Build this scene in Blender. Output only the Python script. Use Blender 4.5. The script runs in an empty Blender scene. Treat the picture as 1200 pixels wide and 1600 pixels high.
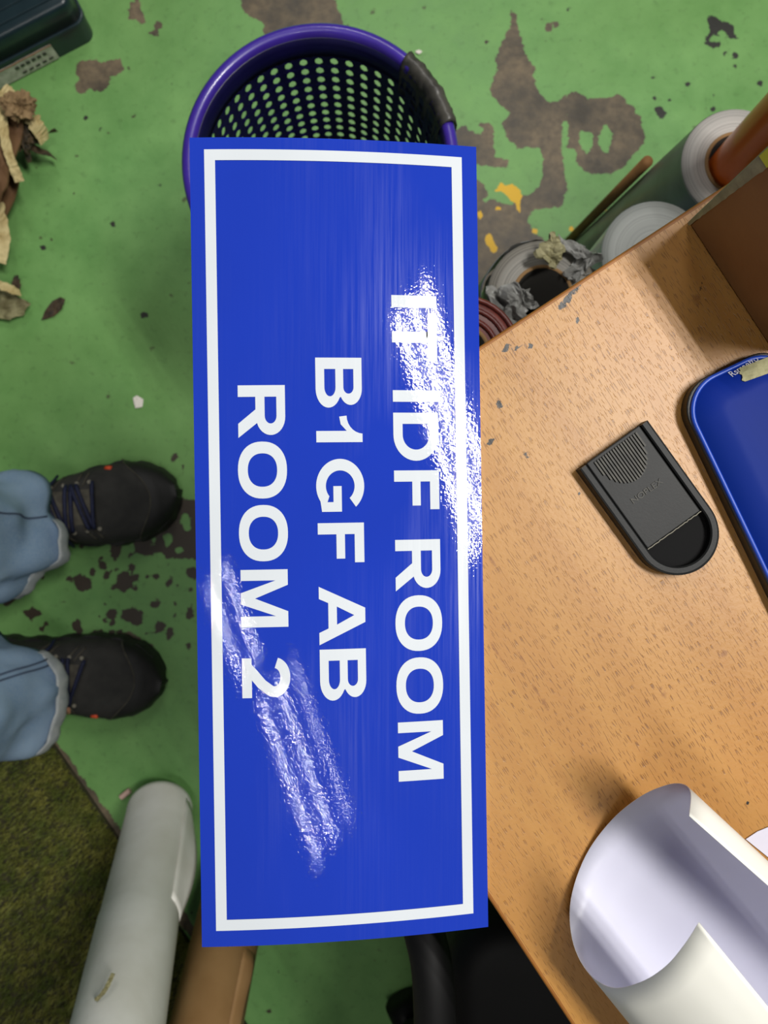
import bpy, bmesh, math, random
import numpy as np
from mathutils import Vector, Matrix, noise

random.seed(7); rng = np.random.default_rng(7)
sc = bpy.context.scene
COL = sc.collection
PI = math.pi

# ------------------------------------------------------------------ camera, world, lamps, exposure
CAMZ = 1.15
cam_d = bpy.data.cameras.new('camera'); cam = bpy.data.objects.new('camera', cam_d); COL.objects.link(cam)
cam.location = (0, 0, CAMZ); cam.rotation_euler = (0, 0, 0)
cam_d.sensor_fit = 'VERTICAL'; cam_d.sensor_height = 36; cam_d.sensor_width = 27; cam_d.lens = 27
cam_d.clip_start = 0.01
cam_d.dof.use_dof = True; cam_d.dof.focus_distance = 0.39; cam_d.dof.aperture_fstop = 13
sc.camera = cam

w = bpy.data.worlds.new('room_light'); sc.world = w; w.use_nodes = True
w.node_tree.nodes['Background'].inputs[0].default_value = (0.86, 0.93, 1.0, 1)
w.node_tree.nodes['Background'].inputs[1].default_value = 0.042

sc.view_settings.view_transform = 'Standard'; sc.view_settings.look = 'None'
sc.view_settings.gamma = 1; sc.view_settings.use_curve_mapping = False
sc.view_settings.exposure = 0.0
sc.cycles.max_bounces = 6

E1 = Vector((.836, .548, 0)).normalized()      # along the short table edge
E2 = Vector((.548, -.836, 0)).normalized()     # along the long table edge and the ceiling lamps
LAMPZ = 2.75
def tube_lamps(x, y, power, n=3, gap=.11, length=1.2, col=(1, .975, .93), wd=.028, dim=1):
    for k in range(n):
        ld = bpy.data.lights.new('fluorescent_tube', 'AREA'); ld.shape = 'RECTANGLE'
        ld.size = length; ld.size_y = wd; ld.energy = power * (dim if k == n - 1 else 1); ld.color = col
        o = bpy.data.objects.new('fluorescent_tube', ld); COL.objects.link(o)
        c = Vector((x, y, LAMPZ)) + E1 * gap * (k - (n - 1) / 2)
        o.location = c; o.rotation_euler = (0, 0, math.atan2(E2.y, E2.x))
tube_lamps(.965, .31, 21.0, length=.94, wd=.034)
tube_lamps(.05, -.76, 2.6, wd=.005, length=.60, dim=.45)
tube_lamps(-.36, -.34, 1.4, n=2, wd=.005, length=.34)
tube_lamps(.05, 2.1, 6.5)

# ------------------------------------------------------------------ helpers
def P(px, py, z=0.0):
    D = CAMZ - z
    return Vector(((px - 600) / 1200 * D, (800 - py) / 1200 * D, z))
def P2(px, py, z=0.0):
    v = P(px, py, z); return (v.x, v.y)

def lin(c):
    return tuple(((v / 255) / 12.92 if v / 255 <= .04045 else (((v / 255) + .055) / 1.055) ** 2.4) for v in c) + (1,)

def link(name, me, m=None, parent=None, smooth=False):
    o = bpy.data.objects.new(name, me); COL.objects.link(o)
    if m is not None:
        for mm in (m if isinstance(m, (list, tuple)) else [m]): me.materials.append(mm)
    if parent is not None: o.parent = parent
    if smooth: me.polygons.foreach_set('use_smooth', [True] * len(me.polygons))
    return o
def mesh(name, V, F, m=None, parent=None, smooth=False):
    me = bpy.data.meshes.new(name); me.from_pydata([tuple(v) for v in V], [], F); me.update()
    return link(name, me, m, parent, smooth)
def bmo(name, bm, m=None, parent=None, smooth=False):
    me = bpy.data.meshes.new(name); bm.to_mesh(me); bm.free()
    return link(name, me, m, parent, smooth)
def tag(o, label=None, cat=None, group=None, kind=None):
    for k, v in (('label', label), ('category', cat), ('group', group), ('kind', kind)):
        if v: o[k] = v
    return o
def empty(name, loc=(0, 0, 0), rz=0):
    o = bpy.data.objects.new(name, None); COL.objects.link(o); o.location = loc; o.rotation_euler = (0, 0, rz)
    o.empty_display_size = .02
    return o
def solid(o, t, off=-1):
    m = o.modifiers.new('thickness', 'SOLIDIFY'); m.thickness = t; m.offset = off
def bevel(o, wd, seg=2):
    m = o.modifiers.new('bevel', 'BEVEL'); m.width = wd; m.segments = seg; m.limit_method = 'ANGLE'; m.angle_limit = .6
def smooth_angle(o):
    o.data.polygons.foreach_set('use_smooth', [True] * len(o.data.polygons))
def loft(rings, closed=True, cap0=False, cap1=False):
    n = len(rings[0]); V = [p for r in rings for p in r]; F = []
    for i in range(len(rings) - 1):
        for j in range(n if closed else n - 1):
            a = i * n + j; b = i * n + (j + 1) % n
            F.append((a, b, b + n, a + n))
    if cap0: F.append(tuple(range(n))[::-1])
    if cap1: F.append(tuple(range((len(rings) - 1) * n, len(rings) * n)))
    return V, F
def frames(pts):
    pts = [Vector(p) for p in pts]; T = []
    for i in range(len(pts)):
        a = pts[max(i - 1, 0)]; b = pts[min(i + 1, len(pts) - 1)]
        T.append((b - a).normalized())
    up = Vector((0, 0, 1)) if abs(T[0].z) < .9 else Vector((1, 0, 0))
    N = []; n = (up - T[0] * up.dot(T[0])).normalized()
    for t in T:
        n = (n - t * n.dot(t)).normalized(); N.append((n.copy(), t.cross(n)))
    return pts, T, N
def tube(pts, r, seg=12, ry=None, cap=True):
    pts, T, N = frames(pts); rings = []
    for i, p in enumerate(pts):
        rr = r[i] if isinstance(r, (list, tuple)) else r
        q = rr if ry is None else ry
        n, b = N[i]
        rings.append([p + b * (math.cos(2 * PI * k / seg) * rr) + n * (math.sin(2 * PI * k / seg) * q) for k in range(seg)])
    return loft(rings, True, cap, cap)
def merge(parts):
    V = []; F = []
    for v, f in parts:
        o = len(V); V += list(v); F += [tuple(i + o for i in q) for q in f]
    return V, F
def spline(pts, n):
    pts = [Vector(p) for p in pts]; out = []
    q = [pts[0] * 2 - pts[1]] + pts + [pts[-1] * 2 - pts[-2]]
    for i in range(1, len(q) - 2):
        a, b, c, d = q[i - 1:i + 3]
        for k in range(n):
            t = k / n
            out.append(.5 * ((2 * b) + (c - a) * t + (2 * a - 5 * b + 4 * c - d) * t * t + (3 * b - a - 3 * c + d) * t ** 3))
    out.append(pts[-1]); return out
def box(x0, x1, y0, y1, z0, z1):
    V = [(x, y, z) for z in (z0, z1) for y in (y0, y1) for x in (x0, x1)]
    return V, [(0, 2, 3, 1), (4, 5, 7, 6), (0, 1, 5, 4), (2, 6, 7, 3), (0, 4, 6, 2), (1, 3, 7, 5)]
def prism(poly, z0, z1):
    n = len(poly)
    V = [(x, y, z0) for x, y in poly] + [(x, y, z1) for x, y in poly]
    F = [tuple(range(n))[::-1], tuple(range(n, 2 * n))] + [(i, (i + 1) % n, n + (i + 1) % n, n + i) for i in range(n)]
    return V, F
def ccw(poly):
    a = sum(poly[i][0] * poly[(i + 1) % len(poly)][1] - poly[(i + 1) % len(poly)][0] * poly[i][1] for i in range(len(poly)))
    return poly if a > 0 else poly[::-1]
def axis_frame(a, b):
    t = (Vector(b) - Vector(a)).normalized()
    n = Vector((0, 1, 0)); n = (n - t * n.dot(t)).normalized()
    return t, n.cross(t) * 1.0, n
def fbm(p, s, o=3):
    return noise.fractal(Vector(p) * s, 1.0, 2.0, o)

# ------------------------------------------------------------------ materials
class MT:
    def __init__(s, name):
        s.m = bpy.data.materials.new(name); s.m.use_nodes = True; s.t = s.m.node_tree; s.n = s.t.nodes; s.b = s.n['Principled BSDF']
        s._c = None
    def new(s, t, **k):
        x = s.n.new(t)
        for a, v in k.items(): setattr(x, a, v)
        return x
    def L(s, a, b): s.t.links.new(a, b)
    def co(s, kind='Object', scale=(1, 1, 1), rot=0):
        tc = s.new('ShaderNodeTexCoord'); mp = s.new('ShaderNodeMapping')
        mp.inputs['Scale'].default_value = scale; 
        if rot:
            r = s.new('ShaderNodeVectorRotate'); r.rotation_type = 'Z_AXIS'; r.inputs['Angle'].default_value = rot
            s.L(tc.outputs[kind], r.inputs['Vector']); s.L(r.outputs[0], mp.inputs['Vector'])
        else: s.L(tc.outputs[kind], mp.inputs['Vector'])
        return mp.outputs[0]
    def noise(s, vec, scale, detail=3, rough=.5, dist=0):
        x = s.new('ShaderNodeTexNoise'); x.inputs['Scale'].default_value = scale; x.inputs['Detail'].default_value = detail
        x.inputs['Roughness'].default_value = rough; x.inputs['Distortion'].default_value = dist
        s.L(vec, x.inputs['Vector']); return x.outputs['Fac']
    def ramp(s, fac, lo, hi, a=0.0, b=1.0):
        x = s.new('ShaderNodeMapRange'); x.inputs[1].default_value = lo; x.inputs[2].default_value = hi
        x.inputs[3].default_value = a; x.inputs[4].default_value = b; s.L(fac, x.inputs[0]); return x.outputs[0]
    def mix(s, fac, a, b):
        x = s.new('ShaderNodeMix'); x.data_type = 'RGBA'
        for sock, v in ((x.inputs[0], fac), (x.inputs[6], a), (x.inputs[7], b)):
            if isinstance(v, (tuple, float, int)): sock.default_value = v
            else: s.L(v, sock)
        return x.outputs[2]
    def math(s, op, a, b=None):
        x = s.new('ShaderNodeMath'); x.operation = op
        for sock, v in ((x.inputs[0], a), (x.inputs[1], b)):
            if v is None: continue
            if isinstance(v, (float, int)): sock.default_value = v
            else: s.L(v, sock)
        return x.outputs[0]
    def attr(s, n):
        x = s.new('ShaderNodeAttribute'); x.attribute_name = n; return x.outputs['Fac']
    def bump(s, h, strength=.3, dist=.001):
        x = s.new('ShaderNodeBump'); x.inputs['Strength'].default_value = strength; x.inputs['Distance'].default_value = dist
        s.L(h, x.inputs['Height'])
        if s._c is not None: s.L(s._c, x.inputs['Normal'])
        s._c = x.outputs[0]; s.L(s._c, s.b.inputs['Normal'])
    def color(s, c):
        if isinstance(c, tuple): s.b.inputs['Base Color'].default_value = c
        else: s.L(c, s.b.inputs['Base Color'])
    def set(s, **k):
        for a, v in k.items():
            i = s.b.inputs[a.replace('_', ' ')]
            if isinstance(v, (float, int, tuple)): i.default_value = v
            else: s.L(v, i)

def simple(name, c, rough=.5, c2=None, scale=30, bump=0, bscale=300, metallic=0, coat=0, spec=.5, detail=4, lo=.35, hi=.65):
    t = MT(name); v = t.co()
    if c2: t.color(t.mix(t.ramp(t.noise(v, scale, detail), lo, hi), lin(c), lin(c2)))
    else: t.color(lin(c))
    t.set(Roughness=float(rough), Metallic=float(metallic), Coat_Weight=float(coat), Specular_IOR_Level=float(spec))
    if coat: t.set(Coat_Roughness=.1)
    if bump: t.bump(t.noise(v, bscale, 3), bump, .001)
    return t.m

# painted concrete floor, worn through where the masks say
t = MT('green_floor_paint'); v = t.co()
n1 = t.noise(v, 3, 4); n2 = t.noise(v, 14, 5, .6); n3 = t.noise(v, 90, 4, .6); n4 = t.noise(v, 300, 3)
g = t.mix(t.ramp(n2, .3, .7), lin((100, 150, 84)), lin((122, 172, 100)))
g = t.mix(t.ramp(n1, .35, .65, 0, .5), g, lin((106, 146, 78)))
g = t.mix(t.ramp(n3, .56, .74, 0, .35), g, lin((70, 100, 55)))
g = t.mix(t.ramp(t.noise(v, 42, 3, .5), .70, .74, 0, .75), g, lin((72, 70, 50)))
con = t.mix(t.ramp(n2, .35, .62), lin((70, 65, 55)), lin((120, 106, 84)))
con = t.mix(t.ramp(n3, .4, .7, 0, .6), con, lin((66, 60, 54)))
jit = t.math('MULTIPLY', t.math('SUBTRACT', t.noise(v, 70, 6, .65), .5), 1.5)
def msk(n, k=1.0): return t.ramp(t.math('ADD', t.attr(n), t.math('MULTIPLY', jit, k)), -.04, .04)
jit = t.math('ADD', jit, t.math('MULTIPLY', t.math('SUBTRACT', t.noise(v, 26, 3, .6), .5), 1.2))
g = t.mix(msk('bare', 1.25), g, con)
g = t.mix(msk('tar'), g, lin((48, 48, 44)))
g = t.mix(msk('grime', 1.15), g, lin((64, 55, 45)))
g = t.mix(msk('yellow'), g, lin((222, 176, 30)))
t.color(g); t.set(Roughness=t.ramp(n2, .3, .7, .38, .55), Specular_IOR_Level=.4)
t.bump(n4, .15, .001); t.bump(n2, .25, .004)
M_floor = t.m

# beech veneer: grain runs along local Y of the table
t = MT('beech_veneer'); v = t.co(); vs = t.co(scale=(1, .06, 1)); vp = t.co(scale=(1, .10, 1))
a = t.noise(vs, 26, 4, .55, .6); b = t.noise(vs, 130, 3, .5); c = t.noise(vp, 1900, 0, .5); blot = t.noise(v, 5, 3)
col = t.mix(t.ramp(a, .3, .7), lin((182, 135, 70)), lin((163, 114, 48)))
col = t.mix(t.ramp(b, .4, .7, 0, .55), col, lin((162, 112, 52)))
col = t.mix(t.ramp(blot, .4, .7, 0, .3), col, lin((186, 128, 66)))
pore = t.ramp(c, .63, .69)
col = t.mix(t.math('MULTIPLY', pore, t.ramp(t.noise(v, 7, 2), .35, .65, .2, .75)), col, lin((112, 72, 34)))
fleck = t.ramp(t.noise(t.co(scale=(1, .16, 1)), 110, 2, .4), .79, .83)
col = t.mix(t.math('MULTIPLY', fleck, .7), col, lin((120, 66, 30)))
jit = t.math('MULTIPLY', t.math('SUBTRACT', t.noise(v, 300, 4, .7), .5), .35)
col = t.mix(t.ramp(t.math('ADD', t.attr('ink'), jit), -.02, .02), col, lin((26, 24, 22)))
col = t.mix(t.ramp(t.math('ADD', t.attr('stain'), jit), -.04, .04, 0, .6), col, lin((118, 70, 30)))
t.color(col); t.set(Roughness=.42, Specular_IOR_Level=.5)
t.bump(t.math('MULTIPLY', pore, -1.0), .3, .0004); t.bump(t.noise(v, 500, 2), .12, .0005)
M_wood = t.m
M_edge = simple('beech_edge_band', (150, 96, 36), .5, (134, 82, 28), 40)

# sign print
def sign_mat(name, c):
    t = MT(name); v = t.co()
    t.color(t.mix(t.ramp(t.noise(v, 12, 3), .3, .7), lin(c), lin(tuple(min(255, int(k * 1.04)) for k in c))))
    st = t.noise(t.co(scale=(1, .018, 1)), 700, 4, .65)
    t.set(Roughness=.035, Specular_IOR_Level=.22, Coat_Roughness=.30, Coat_Weight=t.math('MULTIPLY', t.ramp(st, .4, .75), t.ramp(t.noise(t.co(scale=(1, .3, 1)), 22, 3), .45, .7, 0, .6)))
    t.bump(t.noise(v, 620, 1, .5), 1.0, .000026); t.bump(st, 1.0, .000006)
    t.bump(t.noise(v, 45, 2), 1.0, .00002)
    return t.m
M_blue = sign_mat('sign_blue_vinyl', (30, 56, 168))
M_white = sign_mat('sign_white_vinyl', (204, 210, 216))
M_core = simple('sign_board_core', (225, 228, 228), .6)

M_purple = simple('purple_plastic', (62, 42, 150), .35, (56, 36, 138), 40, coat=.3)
M_purple_shaded = simple('purple_plastic_shaded', (18, 14, 62), .35, (14, 12, 54), 40)  # same plastic as the rim, darkened: the bin's inner shade is in the colour
M_blacktape = simple('black_tape', (70, 68, 62), .4, (46, 45, 42), 80, .4, 160)
M_teal = simple('teal_plastic', (28, 46, 52), .33, (22, 38, 44), 30, .1, 500)
M_label = simple('label_paper', (190, 190, 176), .6, (160, 162, 146), 120)
M_ink = simple('label_ink', (60, 62, 56), .6)
M_red = simple('label_red', (196, 92, 74), .6)
M_card = simple('kraft_cardboard', (150, 108, 62), .8, (134, 94, 52), 25, .1, 400)
M_cardbox = simple('brown_carton', (150, 106, 58), .8, (138, 96, 50), 25, .1, 400)
M_brown = simple('brown_carton_scrap', (112, 82, 52), .8, (92, 64, 38), 30, .2, 120)
M_crepe = simple('cream_masking_tape', (206, 190, 138), .7, (176, 156, 104), 60, .5, 200)
M_olivelump = simple('pale_masking_tape', (176, 170, 132), .7, (150, 144, 106), 60, .5, 200)
M_olive = simple('faded_masking_tape', (142, 138, 100), .75, (104, 98, 66), 60, .5, 200)
M_greytape = simple('grey_green_tape', (170, 166, 126), .7, (140, 138, 104), 90, .4, 400)
M_dry = simple('dry_scrap', (84, 66, 44), .8, (40, 36, 26), 70, .5, 200)
M_tanwad = simple('tan_wad', (152, 126, 88), .8, (100, 78, 50), 90, .6, 200)
M_vinylroll = simple('white_vinyl_backing', (240, 239, 232), .5, (226, 224, 214), 16, .15, 120)
M_kraft = simple('brown_tube_paper', (164, 128, 84), .6, (146, 110, 68), 14, .1, 100)
M_turf = MT('artificial_turf'); v = M_turf.co()
M_turf.color(M_turf.mix(M_turf.ramp(M_turf.noise(v, 30, 4), .35, .65), lin((88, 102, 40)), lin((132, 132, 60))))
M_turf.set(Roughness=.6); M_turf = M_turf.m
M_turfback = simple('turf_backing', (44, 46, 22), .9, (60, 56, 34), 60)
M_shoe = simple('shoe_grey_suede', (54, 53, 50), .85, (40, 40, 38), 40, .3, 500)
M_shoemesh = simple('shoe_mesh_grey', (88, 84, 72), .8, (64, 60, 52), 90, .4, 700)
M_rubber = simple('black_rubber', (26, 26, 26), .6, (18, 18, 18), 60, .2, 300)
M_lace = simple('navy_lace', (22, 30, 66), .7, (14, 20, 48), 300, .3, 600)
M_orange_dot = simple('orange_accent', (226, 84, 44), .6)
M_brass = simple('brass_ring', (200, 160, 96), .3, metallic=1)
t = MT('blue_denim'); v = t.co()
wv = t.noise(t.co(scale=(1, 1, .25)), 1400, 2)
t.color(t.mix(t.ramp(wv, .35, .65), t.mix(t.ramp(t.noise(v, 14, 4), .35, .65), lin((104, 134, 168)), lin((140, 166, 192))), lin((140, 160, 182))))
t.set(Roughness=.85, Specular_IOR_Level=.2); t.bump(wv, .4, .0005); M_denim = t.m
M_denim_in = simple('denim_inside', (176, 180, 180), .9, (150, 156, 160), 60, .4, 500)
M_stitch = simple('denim_stitch', (70, 84, 108), .9)
M_skin = simple('skin', (190, 140, 110), .5)
def rollend(nm, c1, c2):
  t = MT(nm); v = t.co()
  ln = t.new('ShaderNodeVectorMath'); ln.operation = 'LENGTH'
  tcc = t.new('ShaderNodeTexCoord'); sx = t.new('ShaderNodeSeparateXYZ'); cx = t.new('ShaderNodeCombineXYZ')
  t.L(tcc.outputs['Object'], sx.inputs[0]); t.L(sx.outputs[0], cx.inputs[0]); t.L(sx.outputs[1], cx.inputs[1]); t.L(cx.outputs[0], ln.inputs[0])
  cy = t.new('ShaderNodeCombineXYZ'); t.L(ln.outputs['Value'], cy.inputs[0])
  rings = t.noise(cy.outputs[0], 520, 3, .75)
  t.color(t.mix(t.ramp(rings, .32, .62), lin(c1), lin(c2))); t.set(Roughness=.5); t.bump(rings, .4, .0006)
  return t.m
M_rollend = rollend('roll_end_layers', (200, 196, 190), (158, 155, 150))
M_rollend_b = rollend('roll_end_layers_blue_grey', (168, 172, 168), (142, 146, 142))
M_rollend_c = rollend('roll_end_layers_grey', (160, 156, 146), (96, 92, 84))
M_greyfilm = simple('grey_film', (132, 136, 140), .35, (104, 110, 112), 20, .2, 60)
M_bluefilm = simple('pale_blue_film', (200, 214, 224), .25, (180, 196, 208), 20)
M_silver = simple('silver_wrap', (172, 172, 168), .3, (112, 112, 110), 50, .4, 60)
M_core2 = simple('cardboard_core', (150, 116, 74), .8)
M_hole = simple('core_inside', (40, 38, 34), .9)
M_orange = simple('orange_vinyl', (255, 122, 34), .35, (255, 112, 24), 12, coat=.3)
M_maroon = simple('maroon_vinyl', (120, 50, 40), .4, (96, 42, 36), 90)
M_bluecase = simple('blue_enamel', (8, 36, 128), .5, (10, 38, 120), 10, spec=.08)
M_blueedge = simple('blue_edge', (26, 66, 170), .4)
M_blackbase = simple('black_plastic_base', (24, 25, 26), .5, (18, 18, 19), 50, .2, 300)
M_knife = simple('black_matte_plastic', (26, 27, 27), .5, (20, 21, 21), 60, .05, 900, spec=.25)
M_rib = simple('dusty_ribs', (70, 68, 60), .6, (48, 47, 42), 200)
M_glossblack = simple('recess_black', (4, 4, 5), .7, spec=.15)
M_scuff = simple('scuffed_edge', (130, 126, 112), .7)
M_paper_out = simple('cream_liner_paper', (250, 249, 240), .6, (246, 245, 235), 40)
M_paper_in = simple('white_vinyl_face', (214, 214, 230), .35, (210, 210, 227), 20)
M_chair = simple('black_vinyl', (12, 11, 12), .6, (9, 9, 9), 40, spec=.25)
M_frame = simple('black_steel', (14, 14, 14), .5, spec=.3)
M_pink = simple('pink_scrap', (206, 172, 160), .6)
M_chip = simple('white_scrap', (224, 218, 208), .6)
M_lettering = simple('white_print', (206, 206, 214), .5)
M_fluor = simple('yellow_green_scrap', (216, 222, 60), .5)

# ------------------------------------------------------------------ masks painted as signed distances
def sdf_poly(X, Y, poly):
    p = np.array(poly); q = np.roll(p, -1, 0); d = np.full(X.shape, 1e9); ins = np.zeros(X.shape, bool)
    for (ax, ay), (bx, by) in zip(p, q):
        ex, ey = bx - ax, by - ay; L = ex * ex + ey * ey + 1e-12
        tt = np.clip(((X - ax) * ex + (Y - ay) * ey) / L, 0, 1)
        d = np.minimum(d, (X - ax - tt * ex) ** 2 + (Y - ay - tt * ey) ** 2)
        c = ((ay > Y) != (by > Y)); xx = ax + (Y - ay) * ex / (ey if abs(ey) > 1e-12 else 1e-12)
        ins ^= c & (X < xx)
    d = np.sqrt(d); return np.where(ins, d, -d)
def sdf_blob(X, Y, x, y, rx, ry=None, a=0):
    ry = ry or rx; dx = X - x; dy = Y - y; c, s = math.cos(a), math.sin(a)
    u = (dx * c + dy * s) / rx; v_ = (-dx * s + dy * c) / ry
    return (1 - np.sqrt(u * u + v_ * v_)) * min(rx, ry)
def grid_obj(name, xs, ys, z, m, parent=None):
    nx, ny = len(xs), len(ys); X, Y = np.meshgrid(xs, ys)
    V = np.stack([X.ravel(), Y.ravel(), np.full(X.size, z)], 1)
    i = np.arange(nx - 1); j = np.arange(ny - 1); I, J = np.meshgrid(i, j); a = (J * nx + I).ravel()
    F = np.stack([a, a + 1, a + nx + 1, a + nx], 1)
    me = bpy.data.meshes.new(name); me.vertices.add(len(V)); me.vertices.foreach_set('co', V.ravel())
    me.loops.add(F.size); me.polygons.add(len(F)); me.loops.foreach_set('vertex_index', F.ravel())
    me.polygons.foreach_set('loop_start', np.arange(0, F.size, 4)); me.polygons.foreach_set('loop_total', np.full(len(F), 4))
    me.update(); me.validate()
    return link(name, me, m, parent), X.ravel(), Y.ravel()
def put(o, name, arr):
    at = o.data.attributes.new(name, 'FLOAT', 'POINT'); at.data.foreach_set('value', arr.astype(np.float32))

# ------------------------------------------------------------------ floor
def dense(a, b, lo, hi, st):
    return np.unique(np.round(np.concatenate([np.linspace(a, lo, 12), np.arange(lo, hi, st), np.linspace(hi, b, 12)]), 6))
floor, FX, FY = grid_obj('floor', dense(-2.5, 2.5, -.62, .62, .0042), dense(-2.5, 2.5, -.82, .82, .0042), 0, M_floor)
tag(floor, kind='structure', label='green painted concrete floor with worn bare patches')
bare = [
 [(800,6),(806,22),(812,55),(822,85),(836,103),(832,120),(845,145),(857,162),(880,152),(905,144),(918,152),(935,153),(965,149),(988,165),(1001,190),(1013,215),(995,235),(972,262),(940,275),(915,270),(903,255),(898,232),(884,230),(878,240),(883,270),(884,295),(878,320),(856,326),(832,330),(824,345),(832,362),(852,378),(830,390),(800,400),(770,440),(735,470),(700,440),(720,330),(745,313),(770,312),(800,318),(838,296),(845,285),(850,250),(842,232),(820,228),(807,232),(795,215),(784,192),(795,175),(780,162),(764,138),(775,115),(776,90),(785,70),(797,40)],
 [(700,210),(715,200),(728,192),(735,203),(745,203),(752,190),(764,190),(770,205),(773,244),(795,250),(792,263),(768,260),(745,255),(735,275),(690,280)],
 [(374,-20),(376,8),(385,20),(400,30),(415,38),(410,55),(440,90),(500,90),(515,45),(537,37),(530,20),(515,-20)],
 [(118,100),(125,93),(150,92),(160,97),(178,90),(188,92),(190,104),(200,112),(183,115),(180,121),(172,120),(170,135),(160,145),(140,142),(122,144),(116,135),(125,128),(119,118)],
 [(210,-10),(200,15),(203,28),(215,30),(222,41),(229,33),(222,20),(221,-10)],
 [(165,1000),(205,984),(222,1000),(242,1010),(238,1046),(215,1042),(190,1020)],
 [(50,1120),(75,1140),(115,1195),(160,1255),(190,1300),(225,1345),(330,1480),(315,1490),(210,1350),(60,1160)],
]
b = np.full(FX.shape, -1.0)
for pl in bare: b = np.maximum(b, sdf_poly(FX, FY, [P2(*q) for q in pl]))
S = 1.15 / 1200
def blob(px, py, rx, ry=None, a=0): x, y = P2(px, py); return sdf_blob(FX, FY, x, y, rx * S, (ry or rx) * S, a)
for h in ((915, 222, 11, 16), (945, 218, 10, 20), (884, 215, 5, 22), (750, 203, 6, 5), (893, 250, 4, 16)): b = np.minimum(b, -blob(*h))
for h in ((238, 52, 9, 6), (246, 38, 6), (858, 42, 6), (869, 37, 4), (730, 300, 30, 25)): b = np.maximum(b, blob(*h))
put(floor, 'bare', b * 100)
tar = np.full(FX.shape, -1.0)
for pl in ([(1108,24),(1130,31),(1148,40),(1153,60),(1140,60),(1128,48),(1120,50),(1134,60),(1130,63),(1112,52),(1108,65),(1124,66),(1126,72),(1114,76),(1101,70),(1100,58),(1108,50)],
           [(1024,170),(1034,165),(1043,176),(1037,186),(1030,184)]):
    tar = np.maximum(tar, sdf_poly(FX, FY, [P2(*q) for q in pl]))
for h in ((1148, 87, 6, 7), (1133, 84, 3), (1149, 103, 2.5, 5), (1023, 153, 3), (1045, 158, 2.5), (1113, 150, 4, 5), (1113, 171, 4), (1075, 131, 3), (1188, 132, 3), (134, 183, 4), (156, 203, 3),(227, 493, 6, 4),(290, 80, 2.5),(268, 130, 2), (93, 427, 4), (68, 387, 4),(250, 290, 3), (176, 350, 3), (1020, 120, 2), (888, 14, 3)):
    tar = np.maximum(tar, blob(*h))
put(floor, 'tar', tar * 100)
gr = np.full(FX.shape, -1.0)
for pl in ([(205,845),(225,832),(242,838),(258,812),(272,800),(284,782),(310,780),(330,860),(306,868),(280,874),(240,872),(212,860)],
           [(80,985),(60,960),(50,970),(35,955),(48,948),(60,955)]):
    gr = np.maximum(gr, sdf_poly(FX, FY, [P2(*q) for q in pl]))
for h in ((128, 912, 11, 13), (193, 910, 13, 17), (160, 883, 7, 8), (168, 898, 5, 8), (17, 935, 14, 10, .5), (205, 962, 18, 11), (251, 979, 9, 8), (215, 970, 12, 8), (265, 990, 5, 8), (296, 960, 5, 9), (175, 958, 8), (240, 945, 8, 5), (300, 895, 8), (288, 800, 14, 20), (180, 860, 8, 20), (150, 990, 12, 6),(120, 975, 8),(272, 715, 3, 6), (285, 730, 2, 10), (245, 900, 6), (100, 940, 7, 5)):
    gr = np.maximum(gr, blob(*h))
for k in range(90):
    gr = np.maximum(gr, blob(random.gauss(190, 75), random.gauss(935, 55), random.uniform(1.5, 4.5)))
for k in range(60):
    gr = np.maximum(gr, blob(random.uniform(60, 1150), random.uniform(0, 1500), random.uniform(1, 2.6)))
for h in ((228, 822, 11), (262, 845, 8, 12), (292, 815, 7, 10), (248, 870, 9), (240, 842, 4, 9), (280, 860, 6)): gr = np.minimum(gr, -blob(*h))
for h in ((437, 1520, 3), (462, 1532, 3), (478, 1565, 2), (420, 1580, 4), (345, 1250, 4)): gr = np.maximum(gr, blob(*h))
put(floor, 'grime', gr * 100)
ye = np.full(FX.shape, -1.0)
for pl in ([(775,298),(783,285),(790,291),(800,289),(813,300),(813,313),(800,316),(792,306),(784,300)], [(803,314),(811,313),(815,334),(810,333)],
           [(757,370),(765,365),(772,380),(776,391),(770,393),(760,383)]):
    ye = np.maximum(ye, sdf_poly(FX, FY, [P2(*q) for q in pl]))
for h in ((778, 325, 5, 4), (749, 338, 5, 9), (836, 362, 5, 4), (893, 360, 4), (943, 324, 6), (105, 405, 2.5)): ye = np.maximum(ye, blob(*h))
put(floor, 'yellow', ye * 100)

# ------------------------------------------------------------------ table
TZ = .75
C0 = P(363, 794, TZ)
table = empty('work_table', (C0.x, C0.y, 0), math.atan2(E1.y, E1.x))   # local +X = E1, local -Y = E2
tag(table, 'light beech veneer work table beside the rolls, under the blue room sign', 'table')
TW, TL = .80, 1.40
def w2t(px, py, z=TZ):
    d = P(px, py, z) - C0; return d.dot(E1), -d.dot(E2)
o = mesh('tabletop', *box(.0022, TW - .0022, -TL + .0022, -.0022, TZ - .022, TZ - .0006), M_wood, table)
xs = np.append(np.arange(.0022, TW - .004, .003), TW - .0022); ys = np.append(np.arange(-TL + .0022, -.004, .003), -.0022)
vo, TX, TY = grid_obj('veneer', xs, ys, TZ, M_wood, table)
ink = np.full(TX.shape, -1.0); st = ink.copy()
T1 = .4 / 1200
def tb(px, py, rx, ry=None, a=0): x, y = w2t(px, py); return sdf_blob(TX, TY, x, y, rx * T1 * 1.35, (ry or rx) * T1 * 1.35, a)
TA = math.atan2(E1.y, E1.x)
for k in range(44):
    f = k / 43; ink = np.maximum(ink, tb(876 + 28 * f + random.uniform(-3, 3), 482 - 40 * f + random.uniform(-3, 3), 3.4, 1.8, .9))
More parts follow.
